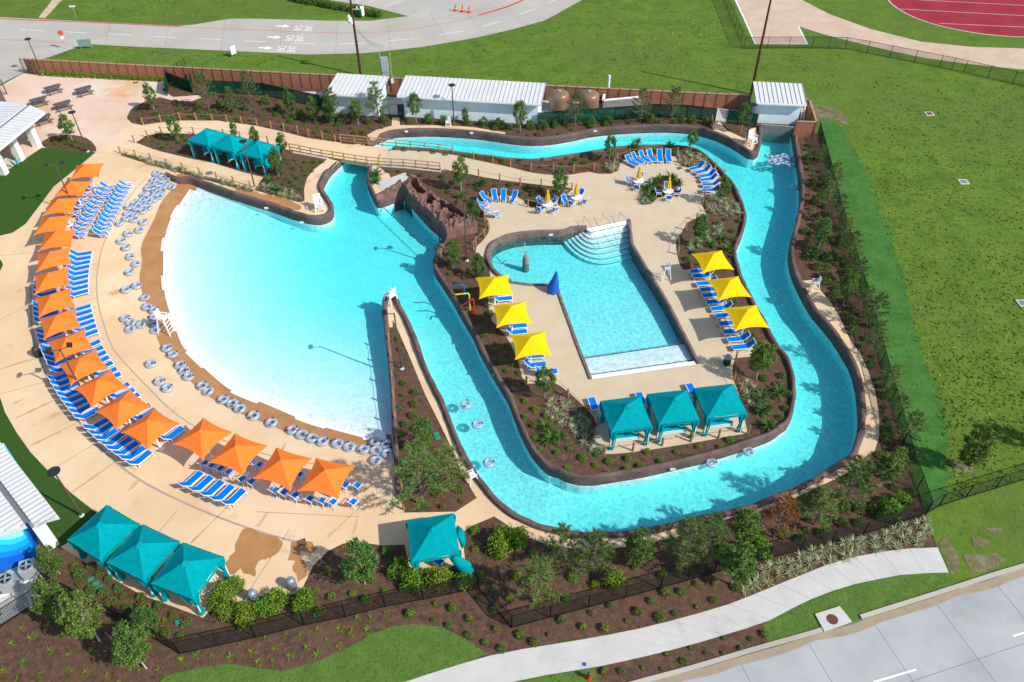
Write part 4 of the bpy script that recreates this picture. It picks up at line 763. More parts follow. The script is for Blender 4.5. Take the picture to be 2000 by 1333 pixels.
wall_run(A, bw)
b3 = thing('brick_wall', 'brick screen wall corner right of the channel pump house', 'wall')
wall_run([Vector(P(1562, 190, 2.1)[:2]), Vector(P(1582, 195, 2.1)[:2])], b3); wall_run([Vector(P(1582, 195, 2.1)[:2]), Vector(P(1588, 215, 2.1)[:2]), Vector(P(1595, 238, 2.1)[:2])], b3); wall_run([Vector(P(1595, 238, 2.1)[:2]), Vector(P(1557, 237, 2.1)[:2])], b3)
# ------------------------------------------------------------------ fences
def fence(px, label, h, post_every, post_r, material, pick=None, mesh=None, rails=(0.05, 1.0), cat='fence', z0=0.0, square=False):
    o = thing('fence', label, cat); W = [Vector(p[:2]) for p in PL(px)]
    ml = MB(); mpk = MB(); mm = MB(); pm = (MB().box((0, 0, h / 2 + .03), (2 * post_r, 2 * post_r, h + .06)) if square else MB().tube([(0, 0, 0), (0, 0, h + .06)], post_r, 6)).mesh('post', material)
    for a, b in zip(W[:-1], W[1:]):
        L = (b - a).length; n = max(1, round(L / post_every))
        for k in range(n + 1):
            p = a.lerp(b, k / n); q = ob('post', pm, o); q.location = (p.x, p.y, z0)
        for f in rails: ml.beam((a.x, a.y, z0 + f * h), (b.x, b.y, z0 + f * h), .04, .05)
        if pick:
            for k in range(int(L / pick)):
                p = a.lerp(b, (k + .5) * pick / L); mpk.box((p.x, p.y, z0 + h / 2), (.018, .018, h * .96))
        if mesh: mm.add([(a.x, a.y, z0 + .03), (b.x, b.y, z0 + .03), (b.x, b.y, z0 + h), (a.x, a.y, z0 + h)], [(0, 1, 2, 3)])
    ml.build('rail', material, o)
    if pick: tag(mpk.build('pickets', material, o), kind='stuff')
    if mesh: mm.build('mesh_panel', mesh, o)
    return o
fence([(1597, 262), (1640, 428), (1685, 580), (1720, 711), (1775, 909), (1808, 1004)], 'black metal picket fence along the right side of the park', 1.5, 2.4, .04, 'black_metal', mesh='wire_mesh', pick=.11)
fence([(1808, 1004), (1833, 990), (1886, 973), (2000, 938), (2100, 908)], 'black metal fence running off to the right over the lawn', 1.5, 2.4, .04, 'black_metal', mesh='wire_mesh')
fence([(1808, 1006), (1747, 1026), (1685, 1045), (1500, 1092), (1395, 1120), (1290, 1150), (1150, 1187), (1075, 1207), (1000, 1227)], 'black metal fence along the bottom bed above the pavement', 1.5, 2.4, .04, 'black_metal', mesh='wire_mesh', pick=.13)
fence([(1000, 1227), (935, 1150)], 'short black fence return by the single cabana', 1.5, 2.0, .04, 'black_metal', mesh='wire_mesh', pick=.13)
fence([(935, 1150), (827, 1172), (752, 1186), (675, 1206), (595, 1222), (500, 1246), (352, 1278)], 'black metal fence below the single cabana and bright bushes', 1.5, 2.4, .04, 'black_metal', mesh='wire_mesh', pick=.13)
fence([(352, 1278), (310, 1253), (97, 1142)], 'black metal fence running behind the three corner cabanas', 1.5, 2.4, .04, 'black_metal', mesh='wire_mesh', pick=.13)
fence([(97, 1142), (84, 1172), (0, 1226), (-60, 1262)], 'black metal fence round the condenser units', 1.5, 2.0, .04, 'black_metal', mesh='wire_mesh', pick=.13)
for px, lb_ in (([(327, 188), (330, 165), (376, 182), (376, 163)], 'short green screened fence bay by the picnic plaza'), ([(408, 182), (470, 184), (515, 187), (575, 200), (636, 213)], 'dark green screened fence left of the small pump house'), ([(1051, 246), (1130, 240), (1200, 235), (1275, 229), (1340, 231), (1396, 238)], 'long green screened fence in front of the brown tanks'), ([(1417, 241), (1440, 244), (1476, 249)], 'short green screened fence left of the channel pump house'), ([(780, 230), (790, 229)], 'green screened panel between the pump houses')):
    fence(px, lb_, 1.75, 2.4, .04, 'black_metal', mesh='screen_green')
for px, lb_ in (([(761, 229), (779, 230)], 'black and white barred gate between the pump houses'), ([(1397, 238), (1417, 241)], 'white barred gate in the green screened fence')):
    fence(px, lb_, 1.8, 1.2, .04, 'black_metal' if px[0][0] < 1000 else 'white_metal', pick=.12, cat='gate')
fence([(332, 160), (352, 148), (366, 140)], 'dark metal gate standing open by the brick wall', 1.9, 1.5, .06, 'bronze_metal', pick=.14, cat='gate'); fence([(50, 144), (66, 146), (72, 147)], 'dark metal gate leaf at the left end of the brick wall', 2.1, 1.0, .07, 'bronze_metal', pick=.14, cat='gate'); fence([(-12, 190), (4, 186), (14, 184)], 'dark metal gate leaf at the left picture edge', 2.0, 1.2, .07, 'bronze_metal', pick=.2, cat='gate')
fence([(1395, -30), (1415, 5), (1453, 96)], 'chain link fence down the left side of the running path', 1.7, 2.6, .035, 'black_metal', mesh='wire_mesh')
fence([(1453, 96), (1498, 95), (1540, 95), (1585, 95), (1650, 96)], 'chain link fence across the near end of the running path', 1.7, 3.0, .035, 'black_metal', mesh='wire_mesh')
fence([(1650, 96), (1693, 104), (1737, 113), (1785, 122), (1834, 132), (1858, 137), (1882, 142), (1928, 153), (1977, 164), (2060, 183)], 'chain link fence with a double gate along the running path', 1.7, 3.2, .04, 'black_metal', mesh='wire_mesh')

# rope fences: timber posts joined by sagging rope
RP = MB().lathe([(0, 0), (.09, 0), (.085, .98), (.06, 1.03), (0, 1.03)], n=8).mesh('post', 'wood')
def rope_fence(px, label):
    W = PL(px); o = thing('rope_fence', label, 'rope fence')
    for p in W: q = ob('post', RP, o); q.location = p; q.rotation_euler = (0, 0, R.uniform(0, 6)); q.scale = (1, 1, R.uniform(.94, 1.04))
    for z in (.9,):
        for a, b in zip(W[:-1], W[1:]):
            if (b - a).length > 4.5: continue
            MB().tube([a.lerp(b, k / 5) + Vector((0, 0, z - .14 * (1 - (2 * k / 5 - 1) ** 2))) for k in range(6)], .019, 5).build('rope', 'rope', o)
for px, lb_ in (([(280, 244), (315, 239), (352, 234), (384, 235), (415, 236), (444, 239), (472, 241), (502, 245), (530, 251), (555, 256), (582, 261), (603, 266), (630, 272), (655, 277)], 'rope and post fence below the north planting bed'),
        ([(925, 311), (962, 317), (997, 325), (1037, 334), (1080, 336), (1120, 337), (1160, 333), (1196, 339), (1199, 326), (1205, 315), (1229, 305), (1259, 301), (1290, 301), (1322, 304)], 'rope fence from the footbridge round the north lounger row'),
        ([(885, 336), (935, 346), (976, 355), (1016, 363), (1057, 365), (1117, 372)], 'rope fence along the island walk above the rock'),
        ([(263, 279), (289, 269), (316, 261), (347, 260), (379, 262), (408, 264), (438, 267), (470, 271), (500, 276), (524, 281), (548, 290)], 'rope fence behind the three back cabanas'),
        ([(236, 300), (266, 307), (296, 315), (326, 324), (358, 333), (391, 342), (424, 351), (457, 360), (490, 369)], 'rope fence along the planted strip before the back cabanas'),
        ([(1180, 887), (1236, 881), (1293, 871), (1349, 863), (1403, 856), (1460, 848)], 'rope fence in front of the three island cabanas'),
        ([(1028, 752), (1060, 752), (1083, 750), (1109, 776), (1147, 806), (1166, 832)], 'rope fence left of the island cabanas'),
        ([(945, 420), (946, 434), (954, 446), (946, 464), (929, 479), (925, 489)], 'short rope fence beside the rock and pool lobe'),
        ([(953, 391), (968, 384), (983, 382), (1010, 386), (1031, 405), (1058, 402), (1085, 402), (1106, 388), (1117, 372)], 'rope fence round the bed behind the upright loungers'),
        ([(1324, 318), (1337, 326), (1354, 328), (1375, 322), (1396, 332), (1413, 346)], 'rope fence round the variegated bed by the north-east loungers'),
        ([(1376, 382), (1372, 400), (1388, 416), (1360, 431), (1339, 450), (1325, 473), (1324, 498)], 'rope fence along the bed east of the plaza'),
        ([(1437, 703), (1433, 742), (1445, 765)], 'rope fence beside the black litter bin'), ([(1391, 247), (1389, 240)], 'short post pair by the white gate'),
        ([(760, 668), (763, 700), (766, 741), (769, 781), (772, 821), (775, 860), (780, 906), (785, 955), (789, 996)], 'rope fence down the left edge of the wedge bed')):
    rope_fence(px, lb_)

# ------------------------------------------------------------------ utilities and small fixtures
def utility_pole(base, topx, h, label):
    o = thing('utility_pole', label, 'utility pole', P(*base)); MB().tube([(0, 0, 0), (0, 0, h)], [.19, .12], 10).build('shaft', 'pole_wood', o)
    return o
u1 = utility_pole((705, 148), 0, 12.5, 'dark timber utility pole with grey transformers behind the small pump house')
for k, (z, dx) in enumerate(((7.6, -.45), (7.2, -.25), (7.3, -.62))): MB().lathe([(0, 0), (.2, 0), (.2, .75), (.08, .85), (0, .9)], (dx, -.25 + .25 * k, z), 10).build('transformer', 'white_metal', u1)
MB().beam((-.1, 0, 9.1), (1.4, 0, 9.1), .1, .12).build('crossarm', 'grey_metal', u1)
for dx in (.7, 1.2): MB().lathe([(0, 0), (.09, .02), (.06, .3), (0, .35)], (dx, 0, 9.15), 8).build('insulator', 'white_metal', u1)
cb = P(757, 160)
for k in range(3): MB().tube([Vector((-.15, -.1, 7.2 - .2 * k)), Vector(((cb.x - u1.location.x) * .5, (cb.y - u1.location.y) * .5, 5.2 - .2 * k)), Vector((cb.x - u1.location.x, cb.y - u1.location.y, 5.0 - .3 * k))], .015, 4).build('cable', 'lamp_dark', u1)
utility_pole((1467, 184), 0, 13.0, 'tall dark timber utility pole behind the channel pump house')
ms = thing('meter_stand', 'grey electrical meter cabinet on tall steel posts', 'meter cabinet', P(758, 182))
for dx in (-.55, -.1, .1, .75): MB().tube([(dx, .1, 0), (dx, .1, 5.6 if abs(dx) > .5 else 4.8)], .05, 6).build('post', 'grey_metal', ms)
MB().box((0, -.05, 4.0), (.9, .4, 1.9)).build('cabinet', 'grey_metal', ms); MB().box((0, -.05, 2.75), (.8, .36, .5)).build('junction_box', 'grey_metal', ms); MB().box((.75, -.05, 1.7), (.35, .25, .6)).build('switch_box', 'white_metal', ms)
MB().beam((-.55, .1, 3.0), (.75, .1, 3.0), .05, .05).build('strut', 'grey_metal', ms)
def tank():
    o = thing('filter_tank', 'x', 'x'); MB().lathe([(0, .35), (.9, .35), (1.25, .6), (1.3, .75), (1.3, 2.1), (1.2, 2.35), (.7, 2.6), (0, 2.68)], n=28).build('shell', 'tank_brown', o, True)
    for k in range(4): MB().box((1.0 * math.cos(k * 1.57 + .78), 1.0 * math.sin(k * 1.57 + .78), .2), (.15, .15, .4)).build('leg', 'tank_brown', o)
    MB().lathe([(0, 2.6), (.2, 2.62), (.2, 2.76), (0, 2.78)], n=10).build('hatch', 'grey_metal', o); return o
K = Kit(tank); K.put(P(1091, 216), 0, 'brown domed filter tank next to the long pump house', 'tank', 'brown filter tanks'); K.put(P(1149, 217), 0, 'brown domed filter tank next to the block enclosure', 'tank', 'brown filter tanks')
sheet('service_yard', [(380, 176), (520, 178), (655, 180), (760, 190), (790, 190), (1060, 196), (1466, 216), (1476, 247), (1400, 236), (1275, 227), (1051, 243), (790, 226), (640, 212), (515, 186), (400, 180)], 'concrete', 0.006)
en = thing('block_enclosure', 'grey stone block pit with white coping beside the tanks', 'enclosure')
q = PL([(1177, 214), (1249, 207), (1242, 196), (1180, 196)])
for a, b in zip(q, q[1:] + q[:1]): MB().beam((a.x, a.y, .6), (b.x, b.y, .6), .25, 1.2).build('block_wall', 'stone_block', en); MB().beam((a.x, a.y, 1.25), (b.x, b.y, 1.25), .34, .12).build('coping', 'white_paint', en)
tag(MB().tube([P(1187, 190), P(1187, 190) + Vector((0, 0, 3.0))], .16, 10).build('vent_pipe', 'white_paint'), 'white upright vent pipe behind the block pit', 'pipe')
ld = thing('step_ladder', 'white step ladder behind the screen wall by the channel pump house', 'ladder', P(1566, 240), .3)
for s in (-1, 1): MB().beam((s * .3, 0, 0), (s * .2, .35, 1.9), .06, .06).build('rail', 'white_metal', ld); MB().beam((s * .3, .8, 0), (s * .2, .4, 1.9), .05, .05).build('stay', 'white_metal', ld)
for k in range(6): MB().box((0, .06 * k + .02, .28 * k + .25), (.5, .1, .04)).build('step', 'white_metal', ld)

# light columns
def lamp(base, h, kind, label, rz=0.0):
    o = thing('light_pole', label, 'light pole', P(*base), rz); MB().tube([(0, 0, 0), (0, 0, h)], [.09, .055], 8).build('column', 'bronze_metal', o); MB().lathe([(.2, 0), (.2, .08), (.1, .14), (.1, .2)], n=10).build('base', 'concrete', o)
    if kind == 'disc':
        MB().lathe([(0, h - .02), (.42, h), (.44, h + .06), (.1, h + .14), (0, h + .15)], n=20).build('lamp_head', 'lamp_dark', o)
    else:
        for s in ((-1, 1) if kind == 'double' else (-1,)):
            MB().tube([(0, 0, h - .1), (s * .45, 0, h), (s * .6, 0, h + .1)], .04, 6).build('arm', 'bronze_metal', o)
            MB().box((s * .75, 0, h + .15), (.42, .5, .13), 0, 0, s * .35).build('lamp_head', 'lamp_dark', o)
    return o
for base, ty, kind, lb_, rz in (((83, 145), 77, 'disc', 'disc head light pole at the left end of the brick wall', 0), ((172, 297), 220, 'disc', 'disc head light pole in the small entry bed', 0), ((150, 418), 322, 'double', 'twin floodlight pole rising between the upper orange shades', .3), ((171, 783), 682, 'double', 'twin floodlight pole among the lower left orange shades', .4), ((160, 1008), 922, 'disc', 'disc head light pole beside the corner cabanas', 0), ((498, 367), 277, 'disc', 'disc head light pole in front of the back cabanas', 0), ((887, 242), 167, 'disc', 'disc head light pole before the long pump house', 0), ((912, 510), 398, 'double', 'twin floodlight pole beside the sculpted rock', .1), ((785, 721), 612, 'single', 'single floodlight pole on the wedge bed spit', .15), ((1457, 277), 205, 'disc', 'thin light pole beside the channel guard chair', 0)):
    lamp(base, hgt(base, ty), kind, lb_, rz)

# road signs, cones, cabinets
def sign(base, ty, w_, h_, material, label, rz=0, two=True):
    o = thing('sign', label, 'sign', P(*base), rz); H_ = hgt(base, ty)
    for s in ((-1, 1) if two else (0,)): MB().tube([(s * w_ * .42, 0, 0), (s * w_ * .42, 0, H_ - (.1 if two else h_ * .5))], .035, 6).build('post', 'grey_metal', o)
    MB().box((0, -.04, H_ - h_ / 2), (w_, .04, h_)).build('board', material, o); return o
sign((169, 95), 77, 1.9, 1.1, 'sign_green', 'grey green directional sign board by the road, upper left', .15); sign((458, 111), 90, .9, 1.2, 'sign_white', 'white sign board on the verge seen from its side', 1.0); sign((710, 36), 12, .5, 1.5, 'sign_white', 'narrow white marker post sign near the hedge', .8, False); sign((149, 34), 11, .9, .25, 'sign_white', 'small street name sign on a post at the top left', .1, False)
st = thing('stop_sign', 'red stop sign on a slim post at the plaza entrance road', 'stop sign', P(130, 96), .5); hs = hgt((130, 96), 60)
MB().tube([(0, 0, 0), (0, 0, hs)], .035, 6).build('post', 'grey_metal', st); m = MB(); m.add([(.38 * math.cos(rad(22.5 + 45 * k)), y, hs - .35 + .38 * math.sin(rad(22.5 + 45 * k))) for y in (-.05, -.02) for k in range(8)], [tuple(range(8)), tuple(range(15, 7, -1))] + [(k, (k + 1) % 8, 8 + (k + 1) % 8, 8 + k) for k in range(8)]); m.build('plate', 'red_paint', st); MB().box((0, -.04, hs - 1.05), (.45, .03, .4)).build('plate', 'sign_white', st)
def cone():
    o = thing('traffic_cone', 'x', 'x'); MB().lathe([(.03, .9), (.2, .06)], n=12).build('body', 'cone_orange', o); MB().lathe([(.105, .5), (.15, .32)], n=12).build('band', 'white_paint', o); MB().box((0, 0, .03), (.5, .5, .06)).build('base', 'cone_orange', o); return o
K = Kit(cone)
for k, (x, y) in enumerate(((890, 22), (904, 23.5), (917, 25))): K.put(P(x, y), .2, 'orange traffic cone on the far road, ' + ('left of three', 'middle of three', 'right of three')[k], 'traffic cone', 'traffic cones on the far road', 1.3)
tag(MB().box(P(702, 31) + Vector((0, 0, .5)), (1.0, 1.0, 1.0)).box(P(702, 31) + Vector((0, 0, 1.03)), (1.08, 1.08, .07)).build('transformer_box', 'box_green'), 'dark green transformer box on the far lawn', 'utility box')
for x, y, lb_ in ((1815, 223, 'rusty square manhole with white rim on the upper lawn'), (1882, 356, 'square grey drain grate with pale rim mid lawn'), (1998, 593, 'square drain at the right picture edge')):
    o = thing('lawn_drain', lb_, 'drain', P(x, y)); MB().box((0, 0, .02), (1.0, 1.0, .08)).build('rim', 'walk', o); MB().box((0, 0, .045), (.68, .68, .05)).build('grate', 'rust' if x == 1815 else 'joint_grey', o)
for x, y, lb_ in ((589, 1060, 'black square floor drain by the brown water stain'), (265, 162, 'dark rectangular floor drain on the picnic plaza'), (1327, 329, 'small dark floor drain by the north loungers')):
    o = thing('floor_drain', lb_, 'drain', P(x, y)); MB().box((0, 0, .012), (.6, .5, .03), .4).build('frame', 'rust', o)
    for k in range(5): MB().box((-.2 + .1 * k, 0, .03), (.03, .4, .012), .4).build('bar', 'joint_grey', o)

def picnic():
    o = thing('picnic_table', 'x', 'x')
    for k in range(5): MB().box((0, -.3 + .15 * k, .75), (1.85, .14, .045)).build('top_plank', 'table_grey', o)
    for s in (-1, 1): MB().box((0, s * .78, .45), (1.85, .28, .05)).build('bench', 'table_grey', o)
    for s in (-1, 1):
        MB().beam((s * .65, -.8, .0), (s * .65, .2, .74), .08, .06).beam((s * .65, .8, .0), (s * .65, -.2, .74), .08, .06).beam((s * .65, -.85, .4), (s * .65, .85, .4), .08, .05).build('leg_frame', 'table_grey', o)
    return o
K = Kit(picnic)
for x, y, lb_ in ((107, 181, 'brown grey picnic table at the back left of the plaza group'), (167, 184, 'brown grey picnic table at the back right of the plaza group'), (79, 205, 'brown grey picnic table partly behind the pavilion roof'), (126, 213, 'brown grey picnic table in the middle of the plaza group'), (87, 240, 'brown grey picnic table nearest the pavilion columns')):
    K.put(P(x, y), rad(38), lb_, 'picnic table', 'picnic tables on the plaza', 1.12)

# ------------------------------------------------------------------ pool furniture
def lounger():
    o = thing('sun_lounger', 'x', 'x'); w2 = .31; zt = .36
    m = MB()
    for s in (-1, 1): m.beam((-.35, s * w2, zt), (1.0, s * w2, zt), .045, .06)
    for x in (-.35, .35, 1.0): m.beam((x, -w2, zt - (.04 if x == .35 else 0)), (x, w2, zt - (.04 if x == .35 else 0)), .04, .04)
    m.build('frame', 'white_metal', o)
    for x, dx in ((.88, .10), (-.30, -.12)):
        for s in (-1, 1): MB().beam((x, s * w2, zt), (x + dx, s * w2, 0), .045, .045).build('leg', 'white_metal', o)
    m = MB(); vs = []
    for i in range(7):
        x = -.33 + 1.31 * i / 6
        for s in (-1, 1): vs.append((x, s * (w2 - .02), zt + .035 - .02 * math.sin(math.pi * i / 6)))
    m.add(vs + [(a, b, c - .015) for a, b, c in vs], [(2 * i, 2 * i + 1, 2 * i + 3, 2 * i + 2) for i in range(6)] + [(14 + 2 * i, 14 + 2 * i + 2, 14 + 2 * i + 3, 14 + 2 * i + 1) for i in range(6)]); m.build('seat_sling', 'blue_sling', o)
    a = rad(48); L = .82; dx, dz = -math.cos(a) * L, math.sin(a) * L
    m = MB()
    for s in (-1, 1): m.beam((-.33, s * w2, zt), (-.33 + dx, s * w2, zt + dz), .04, .05)
    m.beam((-.33 + dx, -w2, zt + dz), (-.33 + dx, w2, zt + dz), .04, .05)
    for s in (-1, 1): m.beam((-.33 + dx * .6, s * w2, zt + dz * .6), (-.62, s * w2, .02), .03, .03)
    m.build('back_frame', 'white_metal', o)
    m = MB(); m.box((-.33 + dx / 2 + .01, 0, zt + dz / 2 + .02), (L - .03, 2 * w2 - .04, .015), 0, 0, a); m.build('back_sling', 'blue_sling', o)
    return o
LK = Kit(lounger)
def armchair():
    o = thing('pool_chair', 'x', 'x'); w2 = .28
    for x, z in ((.28, .62), (-.22, .42)):
        for s in (-1, 1): MB().beam((x, s * w2, z), (x + (.06 if x > 0 else -.1), s * w2, 0), .04, .04).build('leg', 'white_metal', o)
    m = MB()
    for s in (-1, 1): m.beam((-.26, s * w2, .64), (.28, s * w2, .62), .05, .03).beam((-.22, s * w2, .4), (-.46, s * w2, 1.0), .04, .04).beam((-.22, s * w2, .42), (.28, s * w2, .44), .04, .04)
    m.beam((-.46, -w2, 1.0), (-.46, w2, 1.0), .04, .04); m.build('frame', 'white_metal', o)
    MB().box((.03, 0, .455), (.5, 2 * w2 - .04, .02)).build('seat_sling', 'blue_sling', o); MB().box((-.335, 0, .72), (.6, 2 * w2 - .04, .02), 0, 0, rad(68)).build('back_sling', 'blue_sling', o)
    return o
AK = Kit(armchair)
def highback():
    o = thing('high_back_chair', 'x', 'x'); w2 = .29; a = rad(52); L = 1.0; dx, dz = -math.cos(a) * L, math.sin(a) * L
    for x, z, e in ((.32, .56, .08), (-.2, .34, -.22)):
        for s in (-1, 1): MB().beam((x, s * w2, z), (x + e, s * w2, 0), .04, .04).build('leg', 'white_metal', o)
    m = MB()
    for s in (-1, 1): m.beam((-.18, s * w2, .34), (-.18 + dx, s * w2, .34 + dz), .035, .04).beam((-.18, s * w2, .34), (.34, s * w2, .40), .035, .04).beam((-.42, s * w2, .60), (.34, s * w2, .58), .06, .03)
    m.beam((-.18 + dx, -w2, .34 + dz), (-.18 + dx, w2, .34 + dz), .035, .035); m.build('frame', 'white_metal', o)
    MB().box((.08, 0, .385), (.5, 2 * w2 - .04, .02), 0, 0, -.11).build('seat_sling', 'blue_sling', o); MB().box((-.17 + dx / 2, 0, .36 + dz / 2), (L - .03, 2 * w2 - .04, .02), 0, 0, a).build('back_sling', 'blue_sling', o)
    return o
HK = Kit(highback)
def ring_roof(half, rise, drop, concave, nr=7, ms=8, power=1.0):     # square roof built in rings so that its ridges run cleanly to the corners
    m = MB(); m.v.append((0, 0, rise)); n = 4 * ms
    for r in range(1, nr + 1):
        f = r / nr
        for s_ in range(4):
            for k in range(ms):
                t_ = -1 + 2 * k / ms; cv = 1 - concave * (1 - t_ * t_) * f; x, y = f * cv, f * t_
                a = s_ * math.pi / 2; m.v.append((half * (x * math.cos(a) - y * math.sin(a)), half * (x * math.sin(a) + y * math.cos(a)), rise * (1 - f) ** power + drop * f * f * (1 - t_ * t_)))
    for k in range(n): m.f.append((0, 1 + k, 1 + (k + 1) % n))
    for r in range(nr - 1):
        for k in range(n): m.f.append((1 + r * n + k, 1 + (r + 1) * n + k, 1 + (r + 1) * n + (k + 1) % n, 1 + r * n + (k + 1) % n))
    return m
def canopy_mesh(side, cloth, rise=.95): return ring_roof(side / 2, rise, .12, .13, power=1.08).mesh('canopy', cloth)
def fit_square(cs, z):                              # four eave corners in the photo -> centre, side and turn of a real square
    W = [P(x, y, z) for x, y in cs]; c = sum(W, Vector((0, 0, 0))) / 4; a = 0.0; s_ = 0.0; sx = sy = 0.0
    for p in W: d = p - c; an = math.atan2(d.y, d.x) * 4; sx += math.cos(an); sy += math.sin(an); s_ += math.hypot(d.x, d.y)
    return c, s_ / 4 * math.sqrt(2), math.atan2(sy, sx) / 4 + math.pi / 4
def shade_maker(side, cloth, ze):
    def make():
        o = thing('shade_canopy', 'x', 'x'); cn_ = ob('canopy', canopy_mesh(side, cloth), o); cn_.location = (0, 0, ze)
        MB().tube([(0, 0, 0), (0, 0, ze + .9)], .085, 10).build('post', 'white_metal', o); MB().box((0, 0, .02), (.5, .5, .04)).build('base_plate', 'white_metal', o)
        for sx in (-1, 1):
            for sy in (-1, 1): MB().tube([(0, 0, ze + .35), (sx * side * .49, sy * side * .49, ze - .01)], .035, 6).build('arm', 'white_metal', o)
        return o
    return make
S_PX = [[(133, 351), (150, 327), (207, 325), (196, 338)], [(107, 386), (127, 355), (184, 354), (161, 386)], [(82, 422), (100, 390), (155, 388), (147, 417)], [(65, 460), (81, 427), (144, 420), (127, 454)], [(75, 492), (89, 455), (150, 450), (140, 484)], [(71, 533), (71, 497), (140, 483), (140, 518)], [(67, 577), (66, 539), (136, 523), (139, 559)], [(75, 622), (68, 583), (138, 563), (149, 600)], [(85, 664), (75, 624), (148, 604), (163, 639)], [(108, 711), (88, 668), (166, 645), (188, 680)], [(137, 754), (113, 714), (188, 681), (214, 720)], [(179, 796), (144, 761), (215, 721), (252, 759)], [(229, 840), (184, 805), (255, 762), (298, 795)], [(289, 879), (235, 845), (302, 797), (353, 829)], [(396, 900), (337, 868), (397, 816), (457, 845)], [(473, 931), (406, 904), (459, 846), (524, 871)], [(567, 958), (494, 935), (540, 874), (611, 896)], [(661, 976), (581, 960), (617, 894), (695, 910)]]
ZE = 2.35
fits = [fit_square(c, ZE) for c in S_PX]; sides = sorted(f[1] for f in fits); SS = sum(f[1] for f in fits[9:]) / 9
OK_ = Kit(shade_maker(SS, 'orange_cloth', ZE)); SC = []
for i, (c, s_, a) in enumerate(fits):
    SC.append(Vector((c.x, c.y))); OK_.put((c.x, c.y, 0), a, 'orange square fabric shade, %s of the arc counting from the back' % nth(i + 1), 'shade', 'orange shades round the beach')
Y_R = [[(1349, 496.5), (1409.5, 489.5), (1434, 527.5), (1373, 534.5)], [(1379, 547.5), (1441.5, 540), (1467.5, 581.5), (1404, 588)], [(1412.5, 602.5), (1476.5, 595.5), (1502, 641), (1435, 648)]]
Y_L = [[(929, 543), (994, 537), (1003, 578), (935, 585)], [(961, 596), (1028, 588.5), (1039, 633), (969, 641.5)], [(996, 654), (1066, 647), (1079, 695), (1005, 704)]]
fy = [fit_square(c, ZE) for c in Y_R + Y_L]; SY = sorted(f[1] for f in fy)[3]
YK = Kit(shade_maker(SY, 'yellow_cloth', ZE))
for i, (c, s_, a) in enumerate(fy): YK.put((c.x, c.y, 0), a, 'yellow square fabric shade, %s of three on the %s of the activity pool' % (('back one', 'middle one', 'front one')[i % 3], 'right' if i < 3 else 'left'), 'shade', 'yellow shades by the activity pool')
# loungers of the beach arc
pc = P(560, 560); pc = Vector((pc.x, pc.y))
def inward(p): d = (pc - p).normalized(); return d
def face_at(p):                                    # loungers face along the sides of the nearest shades
    ws = sorted(((p - s).length, i) for i, s in enumerate(SC))[:2]; sx = sy = 0
    for dd_, i in ws:
        a = fits[i][2]; inn = math.atan2((pc - p).y, (pc - p).x) + .35; k = round((inn - a) / (math.pi / 2)); a += k * math.pi / 2; sx += math.cos(a) / (dd_ + .3); sy += math.sin(a) / (dd_ + .3)
    return math.atan2(sy, sx)
def arc_row(off, i0_, i1_, step, nm, skip=()):
    pts = [SC[i] for i in range(int(i0_), int(i1_) + 1)]; tang = []
    rowp = []
    for i, p in enumerate(pts):
        d = (pts[min(i + 1, len(pts) - 1)] - pts[max(0, i - 1)]).normalized(); nn = Vector((-d.y, d.x)); nn = nn if nn.dot(pc - p) > 0 else -nn; rowp.append(p + nn * off)
    sm = smooth(rowp, .2); L = sum((b - a).length for a, b in zip(sm[:-1], sm[1:])); n = int(L / step); A = at_len(sm, n + 1); cnt = 0
    for k, p in enumerate(A):
        if k in skip: continue
        d = (A[min(k + 1, n)] - A[max(0, k - 1)]).normalized(); nn = Vector((-d.y, d.x)); nn = nn if nn.dot(pc - p) > 0 else -nn
        cnt += 1; z = beach_z(p.x, p.y) if inside(p.x, p.y, BEACH) else 0.0
        LK.put((p.x, p.y, z), face_at(p) + R.uniform(-.09, .09), 'blue sling lounger, %s from the back in the %s row of the orange arc' % (nth(cnt), nm), 'sun lounger', 'loungers of the %s arc row' % nm)
arc_row(1.45, 4, 8, .82, 'upper inner', (9, 10)); arc_row(1.25, 8, 13, .85, 'lower inner', (0, 1, 9, 13)); arc_row(-1.35, 5, 9, .82, 'upper outer', (4, 9)); arc_row(-1.75, 9, 13, .80, 'lower outer', (0, 9))
def line_row(a, b, n, rz_fn, nm, lab):
    for k in range(n):
        t_ = k / max(1, n - 1); p = P(a[0] + (b[0] - a[0]) * t_, a[1] + (b[1] - a[1]) * t_); z = beach_z(p.x, p.y) if inside(p.x, p.y, BEACH) else 0
        v = Vector((p.x, p.y)); HK.put((p.x + .25 + R.uniform(-.08, .08), p.y, z), rz_fn(v) + R.uniform(-.1, .1), 'high-backed blue chair, %s from the back in %s' % (nth(k + 1), lab), 'chair', nm)
fin = lambda v: rad(16)
line_row((213, 372), (157, 466), 12, fin, 'chairs of the left beach row', 'the long straight row beside the shades')
line_row((249, 368), (199, 464), 13, fin, 'chairs of the right beach row', 'the long straight row nearest the tubes')
line_row((178, 374), (152, 424), 5, fin, 'chairs beside the upper shades', 'the short row between the upper orange shades')
for k, (x, y) in enumerate(((376, 946), (396, 955), (417, 964), (437, 973), (459, 981))): LK.put(P(x, y), rad(58), 'blue sling lounger in the group of five below the orange shades, %s from the left' % nth(k + 1), 'sun lounger', 'five loungers below the shades')
for k, (x, y) in enumerate(((1358, 534), (1364, 543), (1371, 558), (1379, 570), (1383, 581), (1391, 594), (1400, 607), (1409, 620), (1416, 636), (1424, 652), (1433, 667), (1443, 682))): LK.put(P(x + 8, y + 1), rad(187), 'blue sling lounger by the right yellow shades, %s from the back' % nth(k + 1), 'sun lounger', 'loungers under the right yellow shades')
